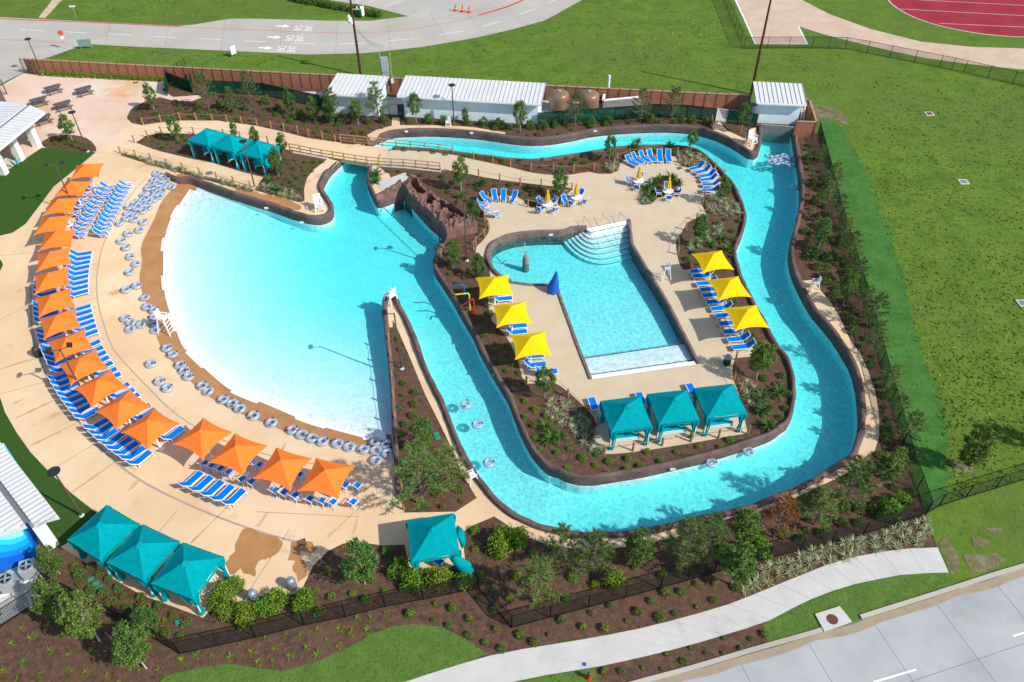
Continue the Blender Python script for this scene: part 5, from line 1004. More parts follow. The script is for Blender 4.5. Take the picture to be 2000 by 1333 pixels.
for k, (x, y) in enumerate(((984, 578), (984, 588), (1010, 632), (1012, 641), (1012, 653), (1044, 700), (1048, 717), (1070, 731))): LK.put(P(x - 4, y + 2), rad(8), 'blue sling lounger by the left yellow shades, %s from the back' % nth(k + 1), 'sun lounger', 'loungers under the left yellow shades')
for k, (x, y, a) in enumerate(((1233, 323, -48), (1244, 318, -52), (1258, 315, -58), (1272, 313, -72), (1288, 313, -92), (1305, 313, -92))): LK.put(P(x, y), rad(a), 'blue sling lounger in the row backing onto the north bank, %s from the left' % nth(k + 1), 'sun lounger', 'north bank loungers')
for k, (x, y, a) in enumerate(((1360, 333, 205), (1372, 340, 203), (1381, 348, 198), (1383, 356, 190), (1388, 366, 182), (1387, 377, 180))): LK.put(P(x, y), rad(a), 'blue sling lounger in the north-east curved row, %s from the back' % nth(k + 1), 'sun lounger', 'north-east loungers')
for k, (x, y, a) in enumerate(((951, 397, -40), (967, 394, -80), (983, 394, -95), (1002, 396, -115), (947, 407, 0), (951, 417, 10), (970, 425, 20))): HK.put(P(x, y), rad(a), 'high-backed blue chair by the rock and plaza corner, %s from the back left' % nth(k + 1), 'chair', 'high-backed chairs near the rock')
CH = [(541, 966), (558, 970), (580, 976), (608, 983), (631, 986), (653, 989), (692, 989), (676, 956), (700, 957), (477, 944), (495, 949), (404, 914), (418, 918), (435, 924), (452, 930), (510, 917), (493, 911), (588, 936)]
for k, (x, y) in enumerate(sorted(CH)): AK.put(PB(x, y), rad(62 + R.uniform(-6, 6)), 'blue and white pool armchair by the lower orange shades, %s from the left' % nth(k + 1), 'chair', 'armchairs by the lower shades')
AK.put(P(858, 1105), rad(150), 'blue and white armchair inside the single cabana', 'chair')
AK.put(P(1103, 400), rad(-70), 'lone blue and white armchair left of the second umbrella table', 'chair')
def table():
    o = thing('umbrella_table', 'x', 'x'); MB().lathe([(0, .70), (.58, .70), (.61, .72), (.61, .75), (0, .75)], n=24).build('table_top', 'white_paint', o)
    for k in range(4): MB().beam((.12 * math.cos(k * 1.57), .12 * math.sin(k * 1.57), .7), (.4 * math.cos(k * 1.57), .4 * math.sin(k * 1.57), 0), .05, .05).build('leg', 'white_paint', o)
    return o
def umb():
    o = thing('folded_umbrella', 'x', 'x'); MB().tube([(0, 0, .05), (0, 0, 2.55)], .025, 8).build('pole', 'white_metal', o); m = MB(); n = 16
    for zz, rr in ((2.5, .02), (2.3, .11), (2.05, .10), (1.9, .16), (1.5, .21), (1.15, .25), (1.05, .20)):
        m.v += [((rr * (1 + .28 * (k % 2))) * math.cos(2 * math.pi * k / n), (rr * (1 + .28 * (k % 2))) * math.sin(2 * math.pi * k / n), zz) for k in range(n)]
    for i in range(6):
        for k in range(n): m.f.append((i * n + k, i * n + (k + 1) % n, (i + 1) * n + (k + 1) % n, (i + 1) * n + k))
    m.build('cloth', 'umbrella_cloth', o); return o
TK, UK = Kit(table), Kit(umb)
for i, (x, y, w_) in enumerate(((1069, 410, 'nearest the bed left of the pool steps'), (1125, 396, 'second from the left on the plaza'), (1246, 364, 'left of the round palm bed'), (1303, 384, 'right of the round palm bed'))):
    p = P(x, y); TK.put(p, .4, 'round white table ' + w_, 'table', 'umbrella tables'); UK.put(p, 0, 'folded yellow umbrella at the table ' + w_, 'umbrella', 'folded umbrellas')
    for k in range(4):
        a = rad(45 + 90 * k + 14 * i); AK.put(p + Vector((.98 * math.cos(a), .98 * math.sin(a), 0)), a + math.pi, 'blue chair, %s of the table %s' % (('back right', 'back left', 'front left', 'front right')[k], w_), 'chair', 'chairs round the umbrella tables')

# inflatable tubes
def ring():
    o = thing('swim_tube', 'x', 'x'); MB().torus((0, 0, .17), .34, .165, 28, 10).build('ring', 'tube_vinyl', o, True)
    for a in (.9, 4.04): m = MB().box((.50 * math.cos(a) * .8, .50 * math.sin(a) * .8, .325), (.10, .22, .03), a).build('handle', 'tube_handle', o)
    return o
TB = Kit(ring)
TUBES = [(352, 613 - 20), (310, 333), (300, 338)]
TUBES = [(306, 339), (318, 346), (331, 347), (301, 351), (313, 355), (326, 357), (296, 360), (308, 362), (320, 365), (290, 368), (303, 371), (317, 372), (337, 365), (281, 380), (293, 383), (305, 379), (316, 378), (278, 391), (290, 393), (302, 391), (312, 384), (265, 397), (277, 401), (290, 405), (252, 405), (267, 407), (279, 412), (250, 417), (264, 420), (247, 427), (262, 429), (235, 436), (281, 434), (273, 450), (251, 457), (238, 471), (247, 484), (256, 502), (267, 516), (254, 532), (268, 558), (247, 566), (284, 582), (288, 600), (301, 606), (302, 619), (302, 633), (305, 645), (246, 622), (257, 630), (277, 634), (256, 643), (327, 680), (338, 693), (296, 711), (353, 713), (361, 724), (369, 736), (313, 745), (328, 758), (396, 754), (408, 765), (437, 781), (455, 788), (469, 798), (496, 812), (531, 826), (572, 840), (590, 849), (610, 856), (631, 863), (660, 867), (683, 873), (711, 878), (734, 863), (755, 868), (735, 880), (757, 886), (735, 900)]
for k, (x, y) in enumerate(TUBES):
    p = PB(x, y + 3); TB.put(p + Vector((0, 0, .02)), R.uniform(0, 6.2), 'clear blue swim tube lying on the beach, %s from the back' % nth(k + 1), 'swim tube', 'swim tubes lying on the beach').rotation_euler = (R.uniform(-.12, .12), R.uniform(-.12, .12), R.uniform(0, 6.2))
RT = [(910, 792), (932, 831), (955, 906), (1388, 906), (1460, 883), (1552, 368), (1500, 306), (1510, 311), (1520, 309), (1531, 306), (1540, 310), (1547, 314), (1505, 318), (1516, 320), (1527, 318), (1538, 321), (1546, 326)]
for k, (x, y) in enumerate(RT): TB.put(P(x, y, WZ) + Vector((0, 0, -.06)), R.uniform(0, 6), 'clear blue swim tube afloat in the river, ' + ('%s of the channel cluster' % nth(k - 5) if k > 5 else ('by the left bank, first from the back', 'by the left bank, second from the back', 'by the left bank, third from the back', 'below the island cabanas', 'right of the one below the island cabanas', 'single one on the right bank')[k]), 'swim tube', 'swim tubes floating in the river', .95)

# cabanas with their sofas
def cabana_maker(side):
    ze = 2.25
    def make():
        o = thing('cabana', 'x', 'x'); m = ring_roof(side / 2, 1.0, .0, .02, power=1.12); m.v = [(x, y, z + ze) for x, y, z in m.v]
        rf = m.build('roof', 'teal_cloth', o); MB().lathe([(0, ze + 1.08), (.3, ze + .86), (.31, ze + .80)], n=4).build('roof_cap', 'teal_cloth', rf)
        m = MB(); s2 = side / 2 + .01; cs = [(-s2, -s2), (s2, -s2), (s2, s2), (-s2, s2)]
        for a, b in zip(cs, cs[1:] + cs[:1]): m.add([(a[0], a[1], ze + .01), (b[0], b[1], ze + .01), (b[0] * 1.005, b[1] * 1.005, ze - .24), (a[0] * 1.005, a[1] * 1.005, ze - .24)], [(0, 1, 2, 3)])
        m.build('valance', 'teal_cloth', o)
        for sx in (-1, 1):
            for sy in (-1, 1):
                px_, py_ = sx * (side / 2 - .12), sy * (side / 2 - .12); MB().box((px_, py_, ze / 2), (.07, .07, ze)).build('post', 'white_metal', o)
                m = MB(); n = 14
                for zz, rr in ((ze - .1, .30), (1.7, .26), (1.2, .15), (.95, .08), (.7, .13), (.3, .19), (.04, .2)):
                    m.v += [(px_ - sx * .12 + rr * (1 + .25 * (k % 2)) * math.cos(2 * math.pi * k / n), py_ - sy * .08 + rr * (.7 + .25 * (k % 2)) * math.sin(2 * math.pi * k / n), zz) for k in range(n)]
                for i in range(6):
                    for k in range(n): m.f.append((i * n + k, i * n + (k + 1) % n, (i + 1) * n + (k + 1) % n, (i + 1) * n + k))
                m.build('curtain', 'teal_cloth', o)
        return o
    return make
def sofa():
    o = thing('outdoor_sofa', 'x', 'x')
    for x0, y0, sx, sy in ((0, 0, 1.9, .75), (-.95 + .37, .8, .75, .9)):
        m = MB(); m.box((x0, y0, .3), (sx, sy, .05))
        for dx in (-1, 1):
            for dy in (-1, 1): m.box((x0 + dx * (sx / 2 - .05), y0 + dy * (sy / 2 - .05), .15), (.06, .06, .3))
        m.build('frame', 'white_metal', o); MB().box((x0, y0, .40), (sx - .06, sy - .06, .16)).build('seat_cushion', 'teal_cushion', o)
    for k in range(3): MB().box((0, -.40, .38 + .14 * k), (1.9, .035, .05)).build('back_slat', 'white_metal', o)
    MB().box((0, -.30, .62), (1.86, .15, .34), 0, -.15).build('back_cushion', 'teal_cushion', o); MB().box((-.96, .42, .62), (.15, 1.5, .34)).build('back_cushion', 'teal_cushion', o)
    for k in range(3): MB().box((-1.05, .42, .38 + .14 * k), (.035, 1.6, .05)).build('back_slat', 'white_metal', o)
    return o
C_PX = [([(367.6, 272.9), (409.4, 290), (442.4, 261.9), (402.8, 250.9)], 'left of the three back cabanas'), ([(414, 287), (458, 300.5), (493, 275), (450, 263)], 'middle of the three back cabanas'), ([(466, 300.4), (511.7, 312), (544.2, 286.1), (502.4, 276.2)], 'right of the three back cabanas'),
    ([(1194.1, 846.7), (1272.9, 835.6), (1249.7, 773.6), (1174, 784.3)], 'left of the three island cabanas'), ([(1287, 833), (1365.5, 822), (1340, 761), (1266, 770.5)], 'middle of the three island cabanas'), ([(1381.7, 820.3), (1458.8, 811), (1429.9, 748.9), (1355.9, 758.8)], 'right of the three island cabanas'),
    ([(132.8, 1053.5), (197.8, 1098.5), (270.1, 1025.3), (208.2, 988.8)], 'top left of the three corner cabanas'), ([(208.5, 1098.5), (283, 1134), (350, 1061), (277, 1027.5)], 'middle of the three corner cabanas'), ([(294.4, 1137.9), (382.6, 1171.6), (435.1, 1091.9), (356.7, 1062.3)], 'bottom right of the three corner cabanas'), ([(804.6, 1098.8), (897, 1083.8), (885.4, 1003.4), (796.2, 1018.4)], 'single cabana by the bottom bed')]
cf = [fit_square(c, 2.2) for c, _ in C_PX]; CS = sorted(f[1] for f in cf)[5]
CK, SK = Kit(cabana_maker(CS)), Kit(sofa)
def side_table():
    o = thing('side_table', 'x', 'x'); MB().box((0, 0, .43), (.5, .5, .04)).build('table_top', 'white_paint', o)
    for sx in (-1, 1):
        for sy in (-1, 1): MB().box((sx * .2, sy * .2, .21), (.04, .04, .42)).build('leg', 'white_paint', o)
    return o
STK = Kit(side_table)
for i, ((c, s_, a), (_, w_)) in enumerate(zip(cf, C_PX)):
    CK.put((c.x, c.y, .01), a, ('teal fabric cabana with tied curtains, ' + w_), 'cabana', 'teal cabanas')
    if i < 9:
        face = {0: rad(-60), 1: rad(-10), 2: rad(135)}[i // 3]
        sr = (rad(205), rad(8), rad(-37))[i // 3]; sh = (0.2, .72, .75)[i // 3]
        SK.put((c.x + math.sin(sr) * sh, c.y - math.cos(sr) * sh, .02), sr, 'white framed sofa with teal cushions inside the ' + w_, 'sofa', 'sofas in the cabanas'); d = Vector((math.cos(a + .78), math.sin(a + .78)))
        STK.put((c.x + .75, c.y + .5, .02), a, 'small white side table inside the ' + w_, 'side table', 'side tables in the cabanas')
cbo = [o for o in bpy.data.objects if o.get('label', '').endswith('single cabana by the bottom bed')][0]      # its loose curtain blows out to the right
def drape(pts, nm='loose_curtain'):
    m = MB(); n = 16
    for (x, y, z, rx_, ry_) in pts: m.v += [(x + rx_ * (1 + .12 * (k % 2)) * math.cos(2 * math.pi * k / n), y + ry_ * math.sin(2 * math.pi * k / n), z + .12 * rx_ * math.cos(2 * math.pi * k / n)) for k in range(n)]
    for i in range(len(pts) - 1):
        for k in range(n): m.f.append((i * n + k, i * n + (k + 1) % n, (i + 1) * n + (k + 1) % n, (i + 1) * n + k))
    m.f.append(tuple(range(n))); m.f.append(tuple((len(pts) - 1) * n + k for k in reversed(range(n))))
    d_ = m.build(nm, 'teal_cloth', None, True); d_.parent = cbo; d_.matrix_parent_inverse = Matrix.Rotation(-cbo.rotation_euler.z, 4, 'Z')
h_ = CS / 2
drape([(h_ - .3, -h_ + .2, 2.1, .2, .15), (h_ + .05, -h_ + .1, 1.9, .38, .25), (h_ + .4, -h_ + .0, 1.45, .5, .3), (h_ + .65, -h_ - .1, .9, .45, .28), (h_ + .75, -h_ - .1, .4, .3, .2), (h_ + .7, -h_ - .1, .1, .12, .1)])
drape([(h_ - .05, h_ - 1.0, 2.1, .1, .4), (h_ + .2, h_ - 1.1, 1.7, .22, .5), (h_ + .3, h_ - 1.2, 1.1, .2, .42), (h_ + .25, h_ - 1.2, .5, .1, .2)])
for k, (x, y) in enumerate(((1160, 800), (1253, 790), (1352, 772))): LK.put(P(x, y), rad(100), 'blue sling lounger behind the island cabanas, %s from the left' % nth(k + 1), 'sun lounger', 'loungers behind the island cabanas')

# guard chairs and bins
def guard(h):
    def make():
        o = thing('guard_chair', 'x', 'x')
        for sx in (-1, 1):
            for sy in (-1, 1): MB().beam((sx * (.32 + .16 * h), sy * (.32 + .16 * h), 0), (sx * .3, sy * .3, h), .08, .08).build('leg', 'white_paint', o)
        MB().box((0, 0, h), (.72, .72, .06)).build('seat', 'white_paint', o)
        for k in range(4): MB().box((-.32, -.27 + .18 * k, h + .4), (.05, .14, .75), 0, 0, -.18).build('back_slat', 'white_paint', o)
        for s in (-1, 1): MB().box((.02, s * .36, h + .28), (.7, .09, .04)).build('arm', 'white_paint', o); MB().box((.3, s * .36, h + .14), (.06, .06, .28)).build('arm_support', 'white_paint', o)
        for k in range(int(h / .33)): MB().beam((.34 + .16 * (h - .33 * k - .25), -.4, .33 * k + .25), (.34 + .16 * (h - .33 * k - .25), .4, .33 * k + .25), .06, .05).build('rung', 'white_paint', o)
        return o
    return make
G1, G2 = Kit(guard(1.7)), Kit(guard(.75))
p = PB(327, 648); G1.put(p, rad(-10), 'tall white timber lifeguard chair on the beach at the water line', 'lifeguard chair')
G1.put(P(1300, 545), rad(185), 'tall white lifeguard chair right of the activity pool', 'lifeguard chair', None, (.72, .72, .8))
for x, y, a, lb_ in ((624, 410, -70, 'white lifeguard chair on the tip of the north spit'), (764, 590, 140, 'white lifeguard chair on the tip of the wedge spit'), (1467, 282, -60, 'white lifeguard chair beside the channel'), (876, 247, -90, 'small white guard chair on the north river path'), (1591, 562, 180, 'small white guard chair on the outer path, right bank'), (922, 938, 30, 'small white guard chair on the path by the wedge bed')):
    G2.put(P(x, y), rad(a), lb_, 'lifeguard chair', None, .8 if y in (247, 938, 562) else 1.15)
def litter(body, domed):
    def make():
        o = thing('litter_bin', 'x', 'x'); MB().lathe([(0, 0), (.27, 0), (.3, .75), (0, .75)], n=18).build('body', body, o)
        for k in range(18): MB().box((.30 * math.cos(k * .349), .30 * math.sin(k * .349), .4), (.015, .045, .68), k * .349).build('slat', body, o)
        MB().lathe([(.31, .75), (.32, .8), (.27, .98), (.14, 1.08), (0, 1.1)], n=18).build('lid', domed, o, True); return o
    return make
for x, y, bm_, dm_, lb_ in ((572, 1148, 'can_grey', 'can_grey', 'grey domed litter bin by the bottom deck point'), (1419, 712, 'can_black', 'can_grey', 'black litter bin beside the front right lounger'), (1322, 382, 'can_black', 'can_grey', 'silver domed litter bin behind the palm bed table'), (497, 1172, 'can_grey', 'can_grey', 'grey cylinder bin near the bright bushes'), (76, 696, 'can_black', 'can_black', 'black litter bin at the outer edge of the arc')):
    o = litter(bm_, dm_)(); o.location = P(x, y); tag(o, lb_, 'litter bin')

# pool toys, rope line, lift cover
for (x, y), (hx, hy), mt, lb_ in (((908, 590), (889, 561), 'pipe_blue', 'bent blue spray pipe at the river edge'), ((918, 607), (896, 578), 'pipe_yellow', 'bent yellow spray pipe at the river edge'), ((927, 618), (910, 600), 'pipe_red', 'bent red spray pipe at the river edge')):
    b = P(x, y); tag(MB().tube([b, b + Vector((0, 0, 1.9)), b + Vector((-.1, .02, 2.05)), b + Vector((-1.25, .1, 1.85 if mt != 'pipe_red' else 1.1))], .07, 10).build('spray_pipe', mt), lb_, 'spray pipe')
sp = thing('spray_feature', 'grey pedestal water feature with curved nozzles in the activity pool', 'water feature', P(1027, 513, AZ)); MB().lathe([(.36, -1), (.34, .1), (.27, .75), (.12, .85), (0, .88)], n=16).build('pedestal', 'stone_block', sp)
for a in (.3, 1.7, 3.0): MB().tube([(0, 0, .8), (.15 * math.cos(a), .15 * math.sin(a), 1.3), (.6 * math.cos(a), .6 * math.sin(a), 1.55), (.95 * math.cos(a), .95 * math.sin(a), 1.7)], [.05, .045, .04, .05], 8).build('nozzle', 'grey_metal', sp)
lf = thing('pool_lift', 'pool lift under a dark blue fitted cover at the pool edge', 'pool lift', P(1080, 570)); m = MB(); n = 12
for zz, rr, dx in ((0, .5, 0), (.5, .52, .02), (1.0, .42, .1), (1.6, .26, .2), (2.2, .12, .25), (2.45, .03, .27)): m.v += [(dx + rr * (1 + .16 * (k % 2)) * math.cos(2 * math.pi * k / n), rr * (1 + .16 * (k % 2)) * math.sin(2 * math.pi * k / n), zz) for k in range(n)]
for i in range(5):
    for k in range(n): m.f.append((i * n + k, i * n + (k + 1) % n, (i + 1) * n + (k + 1) % n, (i + 1) * n + k))
m.build('cover', 'blue_cover', lf, True); MB().box((.0, 0, .02), (1.1, .9, .04)).build('base_plate', 'steel', lf)
rl = thing('float_line', 'dotted float rope across the mouth of the river by the rock', 'float line'); fa, fb = P(745, 402, WZ), P(838, 490, WZ)
MB().tube([fa, fb], .015, 4).build('rope', 'rope', rl); fm = MB().lathe([(0, -.09), (.08, -.05), (.08, .05), (0, .09)], n=8).mesh('float', 'black_line')
for k in range(24): q = ob('float', fm, rl); q.location = fa.lerp(fb, (k + .5) / 24)

# sculpted waterfall rock
def rock_mass():
    o = thing('waterfall_rock', 'red brown sculpted rock with hollows beside the river mouth', 'rock'); m = MB(); NU, NV = 110, 52
    FL, FR, BR, BL = P(787, 389, WZ), P(874, 478, WZ), P(935, 455, 0), P(800, 352, .6)
    FL, FR, BR, BL = [Vector(p[:2]) for p in (FL, FR, BR, BL)]
    cav = [(.14, .62, .075, .2), (.25, .60, .06, .2), (.42, .55, .07, .22), (.62, .50, .05, .16), (.80, .42, .05, .16), (.72, .78, .19, .13)]
    for i in range(NU + 1):
        for j in range(NV + 1):
            u, v = i / NU, j / NV; p = FL.lerp(FR, u).lerp(BL.lerp(BR, u), v); nz = noise.noise((p.x * .5, p.y * .5, 1)); n2 = abs(noise.noise((p.x * 1.3, p.y * 1.3, 5))) * 1.6 - .3; n3 = noise.noise((p.x * 3.6, p.y * 3.6, 8))
            h = 1.25 + .45 * nz + .30 * n2 + .20 * n3 + .35 * math.exp(-((u - .12) / .1) ** 2) + .3 * v * (u > .5)
            for cu, cv, ru, rv in cav:
                d = ((u - cu) / ru) ** 2 + ((v - cv) / rv) ** 2
                if d < 1.35: h = min(h, h - 1.5 * min(1.0, max(0, (1.35 - d) / .45)))
            e = min(u / .03, (1 - u) / .03, v / .045, (1 - v) / .06)
            if e <= 0: h = -2.6
            elif e < 1: h = h * (.75 + .25 * e)
            k = .12 * noise.noise((p.x * 1.1 + 5, p.y * 1.1, h)) if e > 0 else 0
            m.v.append((p.x + k, p.y + k, h))
    for i in range(NU):
        for j in range(NV): m.f.append((i * (NV + 1) + j, (i + 1) * (NV + 1) + j, (i + 1) * (NV + 1) + j + 1, i * (NV + 1) + j + 1))
    m.build('rock_mass', 'redrock', o)
    m = MB(); A0, A1 = P(738, 405, WZ), P(789, 390, WZ); prof = 14
    for i in range(prof + 1):
        p = Vector(A0).lerp(Vector(A1), i / prof); d = Vector((A1 - A0)).normalized(); nn = Vector((-d.y, d.x, 0)); top = .75 + 1.0 * (i / prof) ** 1.6 + .12 * noise.noise((i * .6, 3, 1))
        for o_, z in ((0, -2.6), (0, top - .15), (.15, top), (.5, top), (.7, top - .2), (.75, -.1)): q = p + nn * (o_ + .08 * noise.noise((i * .5, o_ * 3, z))); m.v.append((q.x, q.y, z))
    for i in range(prof):
        for k in range(5): m.f.append((i * 6 + k, (i + 1) * 6 + k, (i + 1) * 6 + k + 1, i * 6 + k + 1))
    m.f.append(tuple(range(6))); m.build('rock_shoulder', 'redrock', o, True)
    bl = P(866, 489, 0)
    for k, (x, y, r_) in enumerate(((864, 490, .75), (872, 497, .5), (857, 499, .45))):
        c = P(x, y, 0); m = MB(); nn_, mm_ = 14, 9
        for i in range(nn_):
            for j in range(mm_):
                a, b = 2 * math.pi * i / nn_, -1.4 + 2.9 * j / (mm_ - 1); q = Vector((math.cos(a) * math.cos(b), math.sin(a) * math.cos(b), math.sin(b))); q *= r_ * (1 + .3 * noise.noise(q * 1.7 + Vector((k * 3, 0, 0)))); m.v.append((c.x + q.x, c.y + q.y, .1 + q.z))
        for i in range(nn_):
            for j in range(mm_ - 1): m.f.append((i * mm_ + j, ((i + 1) % nn_) * mm_ + j, ((i + 1) % nn_) * mm_ + j + 1, i * mm_ + j + 1))
        m.build('boulder', 'redrock', o, True)
rock_mass()
sheet('equipment_pad', [(735, 358), (790, 338), (812, 345), (775, 362), (745, 372)], 'walk', 0.03)
hy = thing('fire_hydrant', 'small red fire hydrant with black cap on the bottom verge', 'hydrant', P(1150, 1326)); MB().lathe([(.16, 0), (.16, .06), (.1, .08), (.1, .5), (.14, .52), (.14, .58), (0, .6)], n=12).build('barrel', 'hydrant_red', hy); MB().lathe([(.13, .6), (.1, .72), (0, .78)], n=12).build('bonnet', 'can_black', hy)
for s in (-1, 1): MB().tube([(0, 0, .42), (s * .22, 0, .42)], .06, 8).build('nozzle', 'hydrant_red', hy)
tag(MB().lathe([(0, .045), (.13, .045), (.14, .03)], P(1141, 1298), 16).build('valve_cover', 'valve_blue'), 'round blue valve cover set in the pavement', 'valve cover')
VB = [(178, 1133), (188, 1141), (196, 1149), (349, 1216), (360, 1222), (852, 849), (855, 857), (618, 1201), (967, 734), (1345, 505)]
for k, (x, y) in enumerate(VB): tag(MB().box(P(x, y) + Vector((0, 0, .06)), (.42, .3, .08), .5).box(P(x, y) + Vector((0, 0, .105)), (.36, .24, .02), .5).build('valve_box', 'valve_green'), 'green irrigation valve lid in the mulch, %s from the left' % nth(sorted(VB).index((x, y)) + 1), 'valve box', 'green valve lids')
# depth plaques on the walls
for k, (x, y, z) in enumerate(((794, 256, .1), (921, 259, .1), (1040, 271, .1), (1162, 255, .1), (1285, 245, .1), (1410, 264, .1), (1076, 457, .1), (521, 405, .05), (1313, 913, -.2), (590, 433, -.3))):
    p = P(x, y, z); d = (Vector((0, 0, CAM_H)) - p).normalized() * .25; tag(MB().box(p + Vector((0, -.22, .02)), (.42, .04, .24)).build('depth_plaque', 'sign_white'), 'small white depth plaque on a pool wall, %s of ten' % nth(k + 1), 'plaque', 'depth plaques')
# ------------------------------------------------------------------ planting
G = random.Random(23)
def leaf(m, c, s, el=None, asp=.55):                # one leaf: a bent kite of two faces
    a = G.uniform(0, 6.283); e = G.uniform(-.5, 1.1) if el is None else el; d = Vector((math.cos(a) * math.cos(e), math.sin(a) * math.cos(e), math.sin(e)))
    sd_ = d.cross(Vector((G.uniform(-1, 1), G.uniform(-1, 1), G.uniform(-.2, 1)))).normalized() * s * asp; up = d.cross(sd_).normalized() * s * .15
    m.add([c - d * s * .5, c + sd_ * .5 + up, c + d * s * .5, c - sd_ * .5 + up], [(0, 1, 2), (0, 2, 3)])
def oval_crown(hh, rx, z0, nclump, nleaf, s, taper=.75, bottom=.0):
    m = MB(); C = []
    for _ in range(nclump):
        while True:
            v = Vector((G.uniform(-1, 1), G.uniform(-1, 1), G.uniform(-1, 1)))
            if .25 < v.length < 1: break
        v *= v.length ** -.35 if v.length > .2 else 1
        f = 1 - taper * .35 * max(0, v.z); C.append(Vector((v.x * rx * f, v.y * rx * f, z0 + hh * (v.z * .5 + .5))))
    for c in C:
        r = rx * G.uniform(.16, .34)
        for _ in range(nleaf):
            q = Vector((G.gauss(0, 1), G.gauss(0, 1), G.gauss(0, 1))); q = q.normalized() * r * G.random() ** .45; leaf(m, c + q, s * G.uniform(.7, 1.3))
    return m
def limbs(m, h, z1, rx, n, r0):
    m.tube([(0, 0, 0), (G.uniform(-.05, .05), G.uniform(-.05, .05), z1 * .6), (0, 0, z1), (G.uniform(-.1, .1), 0, h * .85)], [r0, r0 * .8, r0 * .6, r0 * .15], 6)
    for k in range(n):
        a = G.uniform(0, 6.28); z = z1 + (h - z1) * G.uniform(0, .55); m.tube([(0, 0, z), (rx * .4 * math.cos(a), rx * .4 * math.sin(a), z + rx * .45), (rx * .75 * math.cos(a), rx * .75 * math.sin(a), z + rx * .7)], [r0 * .4, r0 * .25, r0 * .08], 5)
    return m
def tree_kit(leafmat, h=4.0, rx=.95, z0=1.1, ncl=70, nl=34, s=.17, barkm='bark_pale', stakes=False):
    cm = oval_crown(h - z0, rx, z0, ncl, nl, s).mesh('crown', leafmat); tm = limbs(MB(), h, z0 * 1.1, rx, 7, .055).mesh('trunk', barkm)
    def make():
        o = thing('young_tree', 'x', 'x'); ob('trunk', tm, o); ob('crown', cm, o); return o
    return Kit(make)
def pine_kit(leafmat='leaf_pine', h=4.2):
    m = MB(); t_ = MB().tube([(0, 0, 0), (.03, 0, h * .5), (0, .03, h)], [.06, .04, .012], 6); z = h * .22
    while z < h * .98:
        n = G.randint(3, 5); rr = (1.25 * (1 - (z / h)) ** .75 + .18) * G.uniform(.75, 1.15); a0 = G.uniform(0, 6)
        for k in range(n):
            a = a0 + 6.283 * k / n + G.uniform(-.4, .4); tip = Vector((rr * math.cos(a), rr * math.sin(a), z + rr * G.uniform(.25, .6))); t_.tube([(0, 0, z), tip], [.02, .006], 4)
            for f in (.45, .62, .8, 1.0):
                c = Vector((0, 0, z)).lerp(tip, f); 
                for _ in range(17):
                    d = (Vector((G.gauss(0, 1), G.gauss(0, 1), G.gauss(.45, .8))) + (tip - Vector((0, 0, z))).normalized() * .6).normalized() * G.uniform(.2, .36); sd_ = d.cross(Vector((G.random(), G.random(), G.random()))).normalized() * .022
                    m.add([c - sd_, c + sd_, c + d], [(0, 1, 2)])
        z += h * G.uniform(.075, .12)
    cm, tm = m.mesh('crown', leafmat), t_.mesh('trunk', 'bark')
    def make():
        o = thing('young_pine', 'x', 'x'); ob('trunk', tm, o); ob('crown', cm, o); return o
    return Kit(make)
def plant_mesh(kind, matn, v=0):
    m = MB()
    if kind == 'dome':
        for _ in range(330):
            q = Vector((G.gauss(0, 1), G.gauss(0, 1), abs(G.gauss(0, 1)))).normalized() * (.72 + .28 * G.random()) * G.uniform(.8, 1.05); leaf(m, Vector((q.x * .5, q.y * .5, q.z * .62 + .05)), .13)
    elif kind == 'bush':
        for _ in range(26):
            q = Vector((G.gauss(0, 1), G.gauss(0, 1), abs(G.gauss(0, .9)))).normalized() * G.uniform(.55, .95); c = Vector((q.x * .5, q.y * .5, .15 + q.z * .75))
            for _ in range(30):
                d = Vector((G.gauss(0, 1), G.gauss(0, 1), G.gauss(0, 1))).normalized() * .2 * G.random() ** .4; leaf(m, c + d, .12)
    elif kind in ('blades', 'flax', 'palm'):
        n, L, wd, arch = {'blades': (26, .38, .022, .7), 'flax': (34, .55, .035, .75), 'palm': (46, .95, .10, .85)}[kind]
        for k in range(n):
            a = G.uniform(0, 6.283); e = G.uniform(.25, 1.35); l = L * G.uniform(.7, 1.1); h_ = Vector((math.cos(a), math.sin(a), 0)); s_ = Vector((-math.sin(a), math.cos(a), 0)) * wd; p = Vector((0, 0, .03)); vs = []; 
            for i in range(4):
                w_ = (1.0, 1.15, .8, .06)[i]; vs += [p + s_ * w_ * .5, p - s_ * w_ * .5]; p = p + (h_ * math.cos(e) + Vector((0, 0, math.sin(e)))) * l / 3; e -= arch * .5
            m.add(vs, [(0, 1, 3, 2), (2, 3, 5, 4), (4, 5, 7, 6)])
    return m.mesh('foliage', matn)
def flowers(n, r, z, s, matn):
    m = MB()
    for _ in range(n):
        a, q = G.uniform(0, 6.28), r * math.sqrt(G.random()); leaf(m, Vector((q * math.cos(a), q * math.sin(a), z * G.uniform(.75, 1.1))), s, .3, .9)
    return m.mesh('flowers', matn)
OAK = [tree_kit('leaf_oak') for _ in range(3)]; DEEP = [tree_kit('leaf_deep', rx=1.1, z0=.6, ncl=80, s=.2) for _ in range(2)]; BRT = [tree_kit('leaf_bright', h=2.6, rx=1.0, z0=.25, ncl=60, s=.2) for _ in range(2)]; PINE = [pine_kit() for _ in range(3)]; RUST = pine_kit('leaf_rust')
